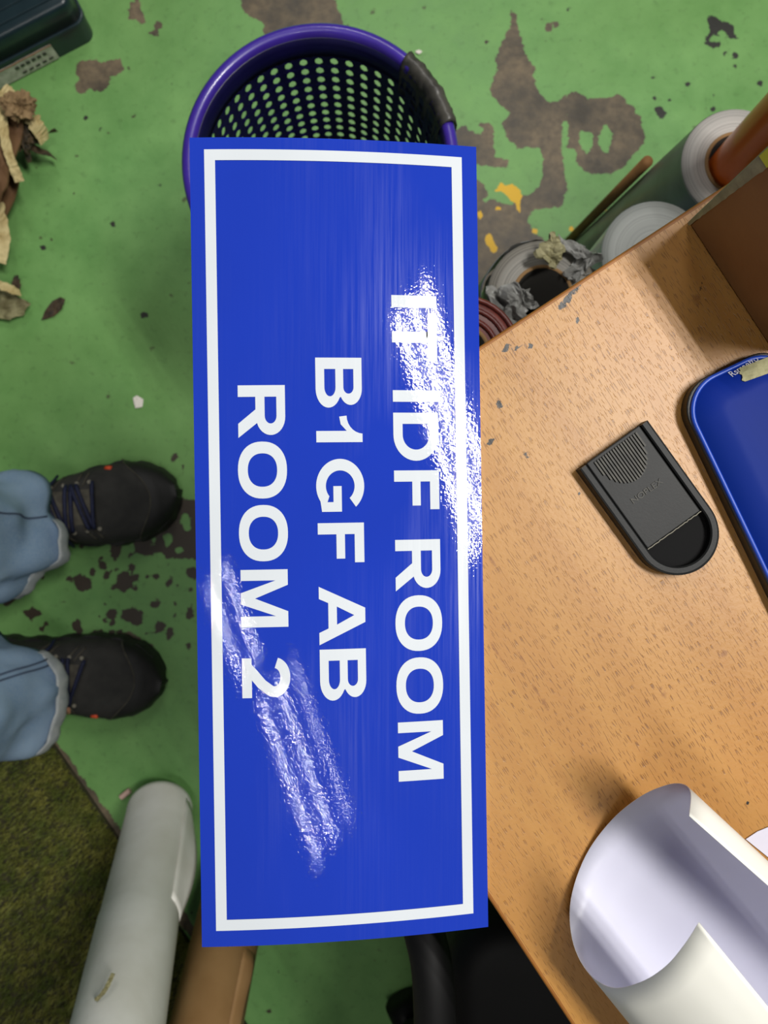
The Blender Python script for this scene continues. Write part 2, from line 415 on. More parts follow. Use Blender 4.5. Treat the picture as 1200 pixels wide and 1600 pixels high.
for h in ((780, 634, 5, 4), (778, 629, 3), (767, 690, 5, 4), (823, 712, 6, 3), (818, 708, 3), (794, 528, 4, 3), (790, 546, 5, 3), (800, 544, 5, 3), (812, 543, 4, 2), (829, 540, 4), (887, 1071, 4, 2.5), (1093, 443, 2.5), (1094, 449, 3), (901, 494, 2.5), (902, 505, 2), (1110, 559, 2), (905, 772, 1.8), (1135, 1216, 2), (1142, 1226, 2.5), (1168, 1255, 2), (1155, 475, 1.5)):
    ink = np.maximum(ink, tb(*h))
for h in ((1089, 468, 4, 8, -.3), (1117, 430, 2.5, 10), (1130, 1020, 5), (850, 1100, 3, 8), (1035, 1080, 3, 9), (770, 880, 2, 10), (870, 1220, 2.5, 8)):
    st = np.maximum(st, tb(*h))
for (a_, b_) in (((785, 960), (842, 1092)), ((760, 1225), (870, 1155)), ((765, 1000), (800, 1060)), ((888, 800), (870, 790)), ((1000, 1265), (900, 1235))):
    st = np.maximum(st, .0005 - np.abs(sdf_poly(TX, TY, [w2t(*a_), w2t(*b_), w2t(a_[0] + .3, a_[1])])))
put(vo, 'ink', ink * 100); put(vo, 'stain', st * 100)
def eband(a, b_, nx, ny):
    # rounded lipping: a -> b_ along the outer edge, (nx, ny) points outwards
    q_ = [(-.0022, TZ), (-.0012, TZ - .0001), (-.0005, TZ - .0005), (0, TZ - .0014), (0, TZ - .022), (-.0022, TZ - .022)]
    return loft([[(p[0] + nx * o_, p[1] + ny * o_, z) for o_, z in q_] for p in (a, b_)], True, True, True)
eb = mesh('edge_band', *merge([eband((0, 0), (TW, 0), 0, 1), eband((TW, -TL), (0, -TL), 0, -1), eband((0, -TL), (0, 0), -1, 0), eband((TW, 0), (TW, -TL), 1, 0)]), M_edge, table)
for lx in (.06, TW - .06):
    for ly in (-.06, -TL + .06):
        g_ = mesh('leg', *box(lx - .02, lx + .02, ly - .02, ly + .02, 0, TZ - .022), M_frame, table); bevel(g_, .003)
for nm, bx_ in (('apron', box(.04, .06, -TL + .08, -.08, TZ - .09, TZ - .022)), ('apron', box(TW - .06, TW - .04, -TL + .08, -.08, TZ - .09, TZ - .022))):
    mesh(nm, *bx_, M_frame, table)

# ------------------------------------------------------------------ blue sign board (slightly sprung, arching towards its left edge)
SW, SL = .1452, .4030; SH = .0145; SR = -.0155
SZ0 = TZ + .0032
def sz(u):  # u 0..SW
    return SZ0 + SH * (1 - (u / SW) ** 2)
SO = P(296, 215, sz(0))
sc_, ss_ = math.cos(SR), math.sin(SR)
def splace(u, v_, dz=0):
    # u to the right, v downwards in the photograph
    return Vector((SO.x + u * sc_ * .995 - v_ * ss_, SO.y - u * ss_ - v_ * sc_, sz(u) + dz))
def s_inv(px, py):
    u = SW / 2
    for _ in range(6):
        q = P(px, py, sz(min(max(u, 0), SW))); dx = (q.x - SO.x) / 1; dy = SO.y - q.y
        u = dx * sc_ + (dy) * ss_; v_ = -dx * ss_ + dy * sc_
    return u, v_
SC = splace(SW / 2, SL / 2); SC.z = SZ0
board = empty('room_sign', SC)
tag(board, 'long blue sign board lettered IT IDF ROOM, lying on the table', 'sign')
def loc(p): return p - SC
NU = 25
top = []; 
rows = []
for j in range(3):
    rows.append([loc(splace(SW * i / (NU - 1), SL * j / 2)) for i in range(NU)])
V, F = loft(rows, closed=False)
F = [tuple(reversed(f)) for f in F]
nf = len(F)
V += [p - Vector((0, 0, .003)) for r_ in rows for p in r_]
n = NU * 3; 
F += [tuple(i + n for i in reversed(f)) for f in F[:nf]]
loop = [i for i in range(NU)] + [NU * 2 - 1, NU * 3 - 1] + [NU * 3 - 1 - i for i in range(1, NU)] + [NU]
ns = len(F)
for a, b_ in zip(loop, loop[1:] + loop[:1]): F.append((a, b_, b_ + n, a + n))
bo = mesh('board', V, F, [M_blue, M_core], board)
for i, p in enumerate(bo.data.polygons): p.material_index = 1 if i >= ns else 0
bm = bmesh.new(); bm.from_mesh(bo.data); bmesh.ops.recalc_face_normals(bm, faces=bm.faces)
for e in bm.edges:
    if len(e.link_faces) == 2 and e.link_faces[0].normal.dot(e.link_faces[1].normal) < .5: e.smooth = False
bm.to_mesh(bo.data); bm.free()
for i, p in enumerate(bo.data.polygons): p.use_smooth = True

def arc(cx, cy, rx, ry, a0, a1, n=14):
    return [(cx + rx * math.cos(math.radians(a0 + (a1 - a0) * k / n)), cy + ry * math.sin(math.radians(a0 + (a1 - a0) * k / n))) for k in range(n + 1)]
def sell(cx, cy, rx, ry, n=48, e=2.25):
    out = []
    for k in range(n):
        c, s = math.cos(2 * PI * k / n), math.sin(2 * PI * k / n)
        out.append((cx + rx * math.copysign(abs(c) ** (2 / e), c), cy + ry * math.copysign(abs(s) ** (2 / e), s)))
    return out
def glyph(ch, w, s=.245, h=.205):
    """list of shapes; a shape is a list of contours (outer, holes); box w x 1"""
    if ch == 'I': return [[[(0, 0), (w, 0), (w, 1), (0, 1)]]]
    if ch == 'T': return [[[(w/2-s/2, 0), (w/2+s/2, 0), (w/2+s/2, 1-h), (w, 1-h), (w, 1), (0, 1), (0, 1-h), (w/2-s/2, 1-h)]]]
    if ch == 'F': return [[[(0, 0), (s, 0), (s, .4), (w*.9, .4), (w*.9, .4+h*.9), (s, .4+h*.9), (s, 1-h), (w, 1-h), (w, 1), (0, 1)]]]
    if ch == 'D':
        b = w * .46
        return [[[(0, 0), (b, 0)] + arc(b, .5, w-b, .5, -90, 90, 24)[1:-1] + [(b, 1), (0, 1)],
                 [(s, h)] + arc(b, .5, w-b-s, .5-h, -90, 90, 24) + [(s, 1-h)]]]
    if ch == 'B':
        b = w * .62
        return [[[(0, 0)] + arc(b, .275, w-b, .275, -90, 62) + arc(b, .755, (w-b)*.86, .245, -60, 90) + [(0, 1)],
                 [(s, .19)] + arc(b-.03, .31, w-b+.03-s, .12, -90, 90) + [(s, .43)],
                 [(s, .60)] + arc(b-.03, .71, (w-b)*.86+.03-s, .11, -90, 90) + [(s, .82)]]]
    if ch == 'R':
        b = w * .6
        return [[[(0, 0), (s, 0), (s, .37), (w*.46, .37), (w-.30, 0), (w, 0), (w*.72, .40)] + arc(b, .69, w*.95-b, .31, -58, 90) + [(0, 1)],
                 [(s, .565)] + arc(b-.02, .69, w*.95-b+.02-s, .125, -90, 90) + [(s, .815)]]]
    if ch == 'O': return [[sell(w/2, .5, w/2, .52), sell(w/2, .5, w/2-s*1.02, .52-h*1.02)]]
    if ch == 'M': return [[[(0, 0), (s*.95, 0), (s*.95, .74), (w/2-.12, 0), (w/2+.12, 0), (w-s*.95, .74), (w-s*.95, 0), (w, 0), (w, 1), (w-s*1.35, 1), (w/2, .30), (s*1.35, 1), (0, 1)]]]
    if ch == 'A': return [[[(0, 0), (s*1.08, 0), (s*1.08+.09, .20), (w-s*1.08-.09, .20), (w-s*1.08, 0), (w, 0), (w/2+.155, 1), (w/2-.155, 1)],
                           [(s*1.08+.17, .385), (w-s*1.08-.17, .385), (w/2, .76)]]]
    if ch == '1': return [[[(w-s, 0), (w, 0), (w, 1), (w-s*.75, 1)] + arc(-.02, 1.02, w-s*.75+.02, .36, -15, -90, 6) + [(0, .50), (w*.3, .53), (w-s, .66)]]]
    if ch == 'G':
        a0 = 40; o_ = [(w/2+w/2*math.cos(math.radians(a)), .5+.52*math.sin(math.radians(a))) for a in range(a0, 306, 6)]
        i_ = [(w/2+(w/2-s*1.02)*math.cos(math.radians(a)), .5+(.52-h*1.02)*math.sin(math.radians(a))) for a in range(310, a0-1, -6)]
        return [[o_ + [(w*.97, .10), (w*.97, .53), (w*.50, .53), (w*.50, .35), (w*.97-s*.85, .35), (w*.97-s*.85, .22)] + i_]]
    if ch == '2':
        c = arc(w*.49, .69, w*.51-s*.5, .33-h*.5, 170, -25, 20); c += [(w*.66, .42), (w*.40, .24), (w*.20, .09)]
        L_, R_ = [], []
        for i, p in enumerate(c):
            a = c[max(i-1, 0)]; b2 = c[min(i+1, len(c)-1)]; dx, dy = b2[0]-a[0], b2[1]-a[1]; q = math.hypot(dx, dy)
            hh = s * .47; nx, ny = -dy/q*hh, dx/q*hh*.92
            L_.append((p[0]+nx, min(1.02, p[1]+ny))); R_.append((p[0]-nx, p[1]-ny))
        poly = L_ + R_[::-1]
        poly = [(max(0, x), max(0, y)) for x, y in poly]
        return [[poly], [[(0, 0), (w, 0), (w, h), (0, h)]]]
def fill_shape(contours):
    cu = bpy.data.curves.new('tmp', 'CURVE'); cu.dimensions = '2D'; cu.fill_mode = 'BOTH'
    for ct in contours:
        sp = cu.splines.new('POLY'); sp.points.add(len(ct) - 1); sp.use_cyclic_u = True
        for k, (x, y) in enumerate(ct): sp.points[k].co = (x, y, 0, 1)
    ob = bpy.data.objects.new('tmp', cu)
    me = bpy.data.meshes.new_from_object(ob)
    V = [tuple(v.co) for v in me.vertices]; F = [tuple(p.vertices) for p in me.polygons]
    bpy.data.objects.remove(ob); bpy.data.curves.remove(cu); bpy.data.meshes.remove(me)
    return V, F
def on_sign(parts, name, dz=.00025):
    V, F = merge(parts)
    me = bpy.data.meshes.new(name); me.from_pydata(V, [], F); bm = bmesh.new(); bm.from_mesh(me)
    for k in range(1, 36):
        g = bm.verts[:] + bm.edges[:] + bm.faces[:]
        bmesh.ops.bisect_plane(bm, geom=g, plane_co=(SW * k / 36, 0, 0), plane_no=(1, 0, 0))
    for v_ in bm.verts: v_.co = loc(splace(v_.co.x, -v_.co.y, dz))
    bmesh.ops.recalc_face_normals(bm, faces=bm.faces)
    if sum(f.normal.z for f in bm.faces) < 0: bmesh.ops.reverse_faces(bm, faces=bm.faces)
    bm.to_mesh(me); bm.free()
    o = link(name, me, M_white, board, True); return o
# white border line
c = [s_inv(*q) for q in ((318, 234), (724, 246), (741, 1425), (339, 1456))]
u0 = (c[0][0] + c[3][0]) / 2; u1 = (c[1][0] + c[2][0]) / 2; v0 = (c[0][1] + c[1][1]) / 2; v1 = (c[2][1] + c[3][1]) / 2
bt = .0054
print('SIGN', SW, SL, u0, u1, v0, v1, c)
on_sign([([(u0, -v0, 0), (u1, -v0, 0), (u1 - bt, -v0 - bt, 0), (u0 + bt, -v0 - bt, 0), (u0, -v1, 0), (u1, -v1, 0), (u1 - bt, -v1 + bt, 0), (u0 + bt, -v1 + bt, 0)],
          [(0, 1, 2, 3), (4, 7, 6, 5), (0, 3, 7, 4), (1, 5, 6, 2)])], 'border')
LINES = [
 ('lettering', (614.5, 684.5), 545, [('I', 462, 481), ('T', 490, 564), ('I', 610, 628), ('D', 645, 720), ('F', 735, 796), ('R', 843, 923), ('O', 930, 1017), ('O', 1027, 1115), ('M', 1127, 1219)], (623, 694)),
 ('lettering', (494, 566), 600, [('B', 559, 637), ('1', 651, 691), ('G', 717, 802), ('F', 817, 879), ('A', 916, 1007), ('B', 1014, 1094)], (501, 574)),
 ('lettering', (372, 446), 640, [('R', 602, 684), ('O', 690, 779), ('O', 789, 877), ('M', 890, 980), ('2', 1028, 1090)], (379, 453)),
]
for nm, (xa, xb), _, gl, (xc, xd) in LINES:
    ya, yb = gl[0][1], gl[-1][2]
    ua = (s_inv(xa, ya)[0] + s_inv(xc, yb)[0]) / 2; ub = (s_inv(xb, ya)[0] + s_inv(xd, yb)[0]) / 2
    H = ub - ua; parts = []
    for ch, y0, y1 in gl:
        xm = (xa + xb) / 2 + (xc - xa) * ((y0 + y1) / 2 - ya) / (yb - ya)
        va = s_inv(xm, y0)[1]; vb = s_inv(xm, y1)[1]
        for shp in glyph(ch, (vb - va) / H):
            V, F = fill_shape(shp)
            # reading x runs down the sign (v), reading y points right (u)
            parts.append(([(ua + y * H, -(va + x * H), 0) for x, y, z in V], F))
    on_sign(parts, nm)

# ------------------------------------------------------------------ purple perforated waste bin
BZ = .43
bc = P(500, 250, BZ)
binr = empty('waste_bin', (bc.x, bc.y, 0)); tag(binr, 'round purple plastic waste bin with punched holes, under the top end of the sign', 'bin')
def wr(z): return .088 + (.1172 - .088) * (z / .405)
ncol, sp_ = 48, .0142
nrow = 27; ztop = .3975; 
V = []; F = []; idx = {}
def vid(key, a, z):
    if key not in idx:
        idx[key] = len(V); r_ = wr(z); V.append((r_ * math.cos(a), r_ * math.sin(a), z))
    return idx[key]
da = 2 * PI / ncol; A0 = da * .3
for j in range(nrow):
    zc = ztop - sp_ * (j + .5)
    for i in range(ncol):
        ac = A0 + da * i
        outer = []
        for (dx, dy) in ((1, 0), (1, 1), (0, 1), (-1, 1), (-1, 0), (-1, -1), (0, -1), (1, -1)):
            outer.append(vid(((2 * i + dx) % (2 * ncol), 2 * j - dy), ac + dx * da / 2, zc + dy * sp_ / 2))
        rad = .0041; inner = []
        for k in range(8):
            t_ = 2 * PI * k / 8; r_ = wr(zc)
            V.append(((r_) * math.cos(ac + rad * math.cos(t_) / r_), r_ * math.sin(ac + rad * math.cos(t_) / r_), zc + rad * math.sin(t_) * 1.5)); inner.append(len(V) - 1)
        for k in range(8):
            F.append((outer[k], outer[(k + 1) % 8], inner[(k + 1) % 8], inner[k]))
wall = mesh('perforated_wall', V, F, M_purple_shaded, binr, False); solid(wall, .0016, 0)
def lathe(prof, seg=96, a0=0, a1=2 * PI):
    full = abs(a1 - a0 - 2 * PI) < 1e-6; n = seg if full else seg + 1
    rings = [[(r_ * math.cos(a0 + (a1 - a0) * k / seg), r_ * math.sin(a0 + (a1 - a0) * k / seg), z) for k in range(n)] for r_, z in prof]
    return loft(rings, full)
zb = ztop - sp_ * nrow
o = mesh('upper_band', *lathe([(wr(ztop), ztop), (.1172, .405), (.1172, .412), (.1185, .414), (.1188, .424)]), M_purple_shaded, binr, True); solid(o, .0016, 0)
o = mesh('rim', *lathe([(.1185, .422), (.1195, .4285), (.123, .4308), (.1275, .4302), (.1305, .427), (.1315, .421), (.1313, .410), (.1295, .410), (.1290, .421), (.127, .4265)]), M_purple, binr, True)
o = mesh('base', *lathe([(wr(zb), zb), (wr(.0), .001), (.085, .0), (.083, .006), (.0001, .008)]), M_purple_shaded, binr, True); solid(o, .0012, 0)
# black tape over the rim
def tape_rim():
    rings = []; a0, a1 = math.radians(50), math.radians(16)
    prof = [(.1165, .385), (.1172, .400), (.1178, .418), (.119, .4305), (.1235, .4332), (.128, .4328), (.1322, .4285), (.1338, .420), (.1334, .405), (.1330, .392)]
    N_ = 26
    for r_, z in prof:
        rg = []
        for k in range(N_ + 1):
            a = a0 + (a1 - a0) * k / N_
            e = .0022 * fbm((math.cos(a) * r_ * 6, math.sin(a) * r_ * 6, z * 3), 14, 2) + .0012 * math.sin(k * 1.3 + z * 200)
            q = 1 if r_ < .12 else .5
            rg.append(((r_ - abs(e) * q * (1 if r_ < .119 else -1)) * math.cos(a), (r_ - abs(e) * q * (1 if r_ < .119 else -1)) * math.sin(a), z + abs(e) * .7 - (0.02 * (math.sin(k / N_ * PI) ** .6) if z < .39 and r_ < .12 else 0)))
        rings.append(rg)
    return loft(rings, False)
o = mesh('tape_patch', *tape_rim(), M_blacktape, binr, True); o['label'] = 'crumpled black tape on rim'; solid(o, .0004, 0)

# ------------------------------------------------------------------ teal tool case, top left
ang = math.atan2(.463, .887)
cc = P(151, 60, 0)
case = empty('tool_case', (cc.x, cc.y, 0), ang); tag(case, 'dark teal plastic tool case with a paper label along its side', 'case')
def rbox(x0, x1, y0, y1, z0, z1, r, taper=0, seg=6, top_r=.004):
    def ring(i, z):
        pts = []
        for cx_, cy_, a in ((x1 - r, y1 - r, 0), (x0 + r, y1 - r, 90), (x0 + r, y0 + r, 180), (x1 - r, y0 + r, 270)):
            for k in range(seg + 1):
                t_ = math.radians(a + 90 * k / seg); pts.append((cx_ + (r - i) * math.cos(t_), cy_ + (r - i) * math.sin(t_), z))
        return pts
    rr = [ring(0, z0), ring(taper, z1 - top_r)]
    for k in range(1, 4):
        t_ = k / 3 * PI / 2; rr.append(ring(taper + top_r * (1 - math.cos(t_)), z1 - top_r + top_r * math.sin(t_)))
    return loft(rr, True, True, True)
o = mesh('bottom_shell', *rbox(-.19, 0, 0, .26, 0, .042, .016, -.002, top_r=.002), M_teal, case)
o = mesh('seam_flange', *rbox(-.194, .003, -.003, .263, .040, .047, .018, 0, top_r=.002), M_teal, case)
o = mesh('lid', *rbox(-.191, 0, 0, .26, .047, .082, .018, .004, top_r=.007), M_teal, case, True)
o = mesh('lid_panel', *merge([rbox(-.175, -.016, .018, .242, .0815, .0845, .01, 0, top_r=.0015), rbox(-.16, -.032, .034, .226, .0835, .0865, .008, 0, top_r=.0015)]), M_teal, case)
# label on the near long side
def side_strip(x0, x1, z0, z1, y, nx=14, wob=0.0008):
    rings = []
    for j in range(4):
        z = z0 + (z1 - z0) * j / 3
        rings.append([(x0 + (x1 - x0) * k / nx, y - abs(fbm((x0 + k * .01, z, 0), 40, 2)) * wob - wob * .3, z) for k in range(nx + 1)])
    return loft(rings, False)
lb = mesh('label', *side_strip(-.186, -.062, .004, .037, -.0022), M_label, case); lb['label'] = 'creased off-white paper label'; solid(lb, .0004, 0)
mesh('label_stripe', *side_strip(-.186, -.062, .0355, .037, -.0034), M_red, lb)
pr = []
for k in range(6):
    pr.append(side_strip(-.125 + k * .009, -.119 + k * .009 , .023, .029, -.0034, 3))
for k in range(5): pr.append(side_strip(-.12 + k * .011, -.113 + k * .011, .010, .014, -.0034, 3))
rr_ = [(-.172 + .005 * math.cos(a), -.0036, .022 + .006 * math.sin(a)) for a in np.linspace(0, 2 * PI, 17)]
pr.append(tube(rr_, .0012, 5))
mesh('label_print', *merge(pr[:-1]), M_ink, lb); mesh('label_mark', *pr[-1], M_ink, lb)

# ------------------------------------------------------------------ crumpled scraps at the left edge
def crumple(name, c, size, m, seed, amp=.5, parent=None, sub=4):
    bm = bmesh.new(); bmesh.ops.create_icosphere(bm, subdivisions=sub, radius=1)
    for v_ in bm.verts:
        p = v_.co.copy(); s_ = Vector((seed, seed * 1.7, 0))
        k = 1 + amp * (noise.ridged_multi_fractal(p * 1.3 + s_, 1, 2, 4, 1, 2) - 1.0) * .6 + amp * .5 * noise.noise(p * 5 + s_)
        v_.co = Vector((p.x * size[0], p.y * size[1], p.z * size[2])) * max(.3, k)
    mn = min(v_.co.z for v_ in bm.verts)
    for v_ in bm.verts: v_.co.z -= mn
    o = bmo(name, bm, m, parent, False); o.location = c; return o
def sheet(outline, z0, m, name, seed=0, amp=.006, n=26, thick=.0008, parent=None, curve=None):
    """thin crumpled sheet filling a polygon given in floor coordinates (x, y)"""
    pl = ccw(outline); xs_ = [p[0] for p in pl]; ys_ = [p[1] for p in pl]
    bm = bmesh.new(); vs = [bm.verts.new((x, y, 0)) for x, y in pl]; bm.faces.new(vs)
    for k in range(1, n):
        x = min(xs_) + (max(xs_) - min(xs_)) * k / n
        bmesh.ops.bisect_plane(bm, geom=bm.verts[:] + bm.edges[:] + bm.faces[:], plane_co=(x, 0, 0), plane_no=(1, 0, 0))
        y = min(ys_) + (max(ys_) - min(ys_)) * k / n
        bmesh.ops.bisect_plane(bm, geom=bm.verts[:] + bm.edges[:] + bm.faces[:], plane_co=(0, y, 0), plane_no=(0, 1, 0))
    for v_ in bm.verts:
        h = z0 + (curve(v_.co.x, v_.co.y) if curve else 0) + amp * (noise.noise(Vector((v_.co.x * 60 + seed, v_.co.y * 60, seed))) + .6 * noise.noise(Vector((v_.co.x * 160, v_.co.y * 160 + seed, seed))))
        v_.co.z = max(h, thick)
    o = bmo(name, bm, m, parent, False); solid(o, thick, 1); return o
# torn brown carton, a folded piece standing up at the frame's edge
def polyP(pts, z): return [P2(x, y, z) for x, y in pts]
ct = empty('torn_carton', tuple(P(-20, 240, 0))); tag(ct, 'torn brown cardboard carton lying on the floor below the tool case', 'carton')
inv = Vector(ct.location)
def local(pl): return [(x - inv.x, y - inv.y) for x, y in pl]
sheet(local(polyP([(-50, 210), (-8, 178), (4, 162), (18, 168), (34, 186), (48, 196), (44, 232), (30, 262), (20, 300), (4, 332), (-120, 420)], .06)), .05, M_brown, 'flap', 3, .005, 14, .003, ct, lambda x, y: .02 + .1 * x)
sheet(local(polyP([(-120, 250), (20, 262), (24, 276), (16, 306), (0, 336), (-120, 430)], .05)), .035, M_brown, 'under_flap', 5, .003, 10, .003, ct)
mesh('side_wall', *box(-.12, -.045, -.14, .02, 0, .04), M_brown, ct)
def strip_thing(name, pts, wd, m, label, cat, tw=0, n=8, group=None):
    """crumpled tape strip along 3D points"""
    q = spline(pts, n); _, T, N = frames(q); rings = []
    for i, p in enumerate(q):
        a = tw * i / len(q); nn, bb = N[i]; side = bb * math.cos(a) + nn * math.sin(a); ww = wd * (1 + .3 * noise.noise(Vector((i * .37, wd * 900, 0))))
        rings.append([p + side * ww * (k - 2) / 4 + nn * .0018 * noise.noise(Vector((i * .9, k * 1.3, wd * 100))) for k in range(5)])
    V, F = loft(rings, False); c_ = sum((Vector(v_) for v_ in V), Vector()) / len(V)
    o = mesh(name, [Vector(v_) - c_ for v_ in V], F, m); o.location = c_; solid(o, .0008, 0); tag(o, label, cat, group or {'tape_strip': 'torn strips of masking tape', 'dry_shred': 'dark torn shreds'}.get(name)); return o
strip_thing('tape_strip', [P(3, 165, .092), P(5, 200, .098), P(12, 235, .096), P(22, 262, .086), P(31, 284, .075)], .013, M_crepe, 'cream strip of masking tape hanging down over the torn carton', 'tape')
strip_thing('tape_strip', [P(2, 140, .08), P(14, 152, .084), P(26, 166, .082)], .022, M_crepe, 'wide cream tape piece at the top corner of the torn carton', 'tape')
def wad(c, size, m, seed, label, cat='scrap', name='crumpled_scrap', amp=.6):
    o = crumple(name, c, size, m, seed, amp); tag(o, label, cat); return o
wad(P(38, 176, .088), (.020, .017, .012), M_tanwad, 1.1, 'tan crumpled wad on the upper edge of the torn carton', amp=.9)
strip_thing('tape_strip', [P(50, 184, .085), P(58, 198, .082), P(66, 210, .07), P(70, 222, .06)], .020, M_crepe, 'cream crumpled tape piece right of the tan wad', 'tape', .8)
wad(P(46, 215, .045), (.014, .022, .014), M_dry, 2.2, 'dark brown torn scrap hanging below the tan wad', amp=.9)
strip_thing('dry_shred', [P(56, 222, .05), P(66, 216, .045), P(76, 208, .04), P(88, 203, .04)], .012, M_dry, 'thin dark shred pointing up to the right, beside the cream tape piece', 'scrap', 1.5)
strip_thing('dry_shred', [P(48, 228, .045), P(62, 236, .04), P(76, 240, .03), P(87, 248, .02)], .010, M_dry, 'longest dark shred pointing down to the right onto the green floor', 'scrap', 1.2)
strip_thing('dry_shred', [P(40, 225, .05), P(43, 240, .045), P(46, 254, .035)], .008, M_dry, 'short brown shred with pale tip, pointing down beneath the tan wad', 'scrap', 1)
strip_thing('tape_strip', [P(-6, 318, .05), P(1, 350, .05), P(4, 375, .045), P(-2, 410, .04)], .020, M_crepe, 'pale tape strip at the left edge, below the torn carton', 'tape', .3)
wad(P(5, 401, .02), (.010, .010, .008), M_dry, 4.2, 'small brown scrap under the pale tape strip at the left edge')
strip_thing('tape_strip', [P(-20, 436, .035), P(2, 446, .04), P(18, 452, .04), P(32, 458, .03)], .014, M_crepe, 'cream twisted tape on top of the olive wad at the left', 'tape', .9)
sheet_o = sheet(polyP([(-60, 455), (-10, 450), (12, 456), (26, 462), (46, 473), (34, 488), (14, 498), (-6, 496), (-60, 500)], .02), .015, M_olive, 'crumpled_scrap', 8, .008, 14, .0012); tag(sheet_o, 'olive crumpled tape wad lying on the floor at the left', 'scrap')
wad(P(28, 447, .008), (.005, .012, .004), M_dry, 5.1, 'dark flake sticking up beside the olive wad', amp=.8)
o = sheet(polyP([(64, 500), (70, 486), (82, 470), (94, 464), (102, 468), (98, 482), (84, 494), (72, 498)], .004), .0035, M_dry, 'floor_flake', 9, .004, 10, .001); tag(o, 'grey brown flake of paint lying on the floor right of the olive wad', 'scrap')
o = sheet(polyP([(208, 622), (214, 618), (224, 624), (222, 636), (212, 638)], .002), .002, M_chip, 'paper_chip', 2, .002, 6, .0008); tag(o, 'small white chip on the floor above the upper shoe', 'scrap')
o = sheet(polyP([(649, 80), (655, 78), (660, 81), (655, 85), (650, 83)], .002), .002, M_chip, 'paper_chip', 4, .002, 5, .0006); tag(o, 'tiny white chip on the floor right of the bin rim', 'scrap')
pk = mesh('plastic_stub', *tube([P(189, 1246, .005), P(203, 1235, .005)], .0042, 10), M_pink); tag(pk, 'small pink plastic stub on the floor left of the white roll', 'scrap'); 

# ------------------------------------------------------------------ artificial turf mat
edge = [(52, 1116), (385, 1600)]
pts = [P(x, y, .003) for x, y in edge]
d = (pts[-1] - pts[0]).normalized(); nrm = Vector((-abs(d.y), -abs(d.x), 0)).normalized()
nrm = Vector((d.y, -d.x, 0)); nrm = nrm if nrm.x < 0 else -nrm
ML, MW = 1.05, .8
tm = empty('turf_mat', tuple(pts[0] - Vector((0, 0, .003)))); tag(tm, 'olive green artificial turf mat lying at the lower left corner', 'mat')
def mloc(a, b_): return d * a + nrm * b_
q = [mloc(0, 0), mloc(ML, 0), mloc(ML, MW), mloc(0, MW)]
mesh('backing', *prism(ccw([(v_.x, v_.y) for v_ in q]), 0, .004), M_turfback, tm)
NB = 70000
A = rng.random(NB) * ML; B = .002 + rng.random(NB) ** 1.3 * .45
bx = A[:, None] * np.array(d)[None] + B[:, None] * np.array(nrm)[None]; bx[:, 2] = .004
th = rng.random(NB) * 2 * PI; hh = .007 + rng.random(NB) * .007; wd = .0009
dv = np.stack([np.cos(th), np.sin(th), np.zeros(NB)], 1); le = np.stack([np.cos(th + 1.5), np.sin(th + 1.5), np.zeros(NB)], 1)
ph = rng.random(NB) * .9 * hh
tp = bx + le * ph[:, None] + np.stack([np.zeros(NB), np.zeros(NB), hh], 1)
VV = np.stack([bx - dv * wd, bx + dv * wd, tp], 1).reshape(-1, 3)
me = bpy.data.meshes.new('pile'); me.vertices.add(len(VV)); me.vertices.foreach_set('co', VV.ravel())
me.loops.add(NB * 3); me.polygons.add(NB); me.loops.foreach_set('vertex_index', np.arange(NB * 3))
me.polygons.foreach_set('loop_start', np.arange(0, NB * 3, 3)); me.polygons.foreach_set('loop_total', np.full(NB, 3)); me.update()
po = link('pile', me, M_turf, tm); po['kind'] = 'stuff'

# ------------------------------------------------------------------ white roll and brown tube, leaning
def cyl_between(a, b, prof, seg=48, hollow=None):
    """prof: list of (distance along axis, radius)"""
    a = Vector(a); t_ = (Vector(b) - a).normalized(); n_ = Vector((1, 0, 0)); n_ = (n_ - t_ * n_.dot(t_)).normalized(); b_ = t_.cross(n_)
    rings = [[t_ * s_ + (n_ * math.cos(2 * PI * k / seg) + b_ * math.sin(2 * PI * k / seg)) * r_ for k in range(seg)] for s_, r_ in prof]
    return loft(rings, True), (t_, n_, b_)
ra = Vector((-.330, -.436, .010)); rb = Vector((-.273, -.533, .36))
ra0 = Vector((ra.x, ra.y, 0))
(Vr, Fr), (rt, rn, rbn) = cyl_between(ra, rb, [(-.004, .036), (.0, .0445), (.004, .0465), (.012, .047), (.013, .0465), (.10, .0465), (.22, .0468), (.222, .0478), (.5, .048), (.85, .048), (.853, .046), (.853, .0)])
roll = empty('vinyl_roll', ra0); tag(roll, 'white vinyl roll standing on end at the edge of the turf mat', 'roll')
off = Vector((0, 0, ra.z + .006))
o = mesh('rolled_sheet', [Vector(v_) + off for v_ in Vr], Fr, M_vinylroll, roll, True)
o = mesh('end_face', [v_ + off for v_ in [Vector(p) for p in Vr[:48]]], [tuple(range(48))[::-1]], M_vinylroll, roll)
rings = []
for s_ in np.linspace(.02, .214, 16):
    f = math.sin((s_ - .02) / .194 * PI); lift = .0005 + .013 * abs(f)
    rings.append([rt * float(s_) + (rn * math.cos(a) + rbn * math.sin(a)) * (.0474 + lift * k) + off for a, k in ((.55, 0), (.35, .02), (.15, .12), (0, .35), (-.12, .65), (-.24, 1.0))])
o = mesh('loose_edge', *loft(rings, False), M_vinylroll, roll, True); solid(o, .0008, 0)
s1 = strip_thing('dry_leaf', [P(150, 1563, .385), P(162, 1550, .388), P(170, 1536, .385), P(177, 1521, .378)], .004, M_olive, 'dry olive leaf strip stuck on the white roll', 'leaf', .4)
s1.location += (Vector((-.1, .3, .3)).normalized()) * .0

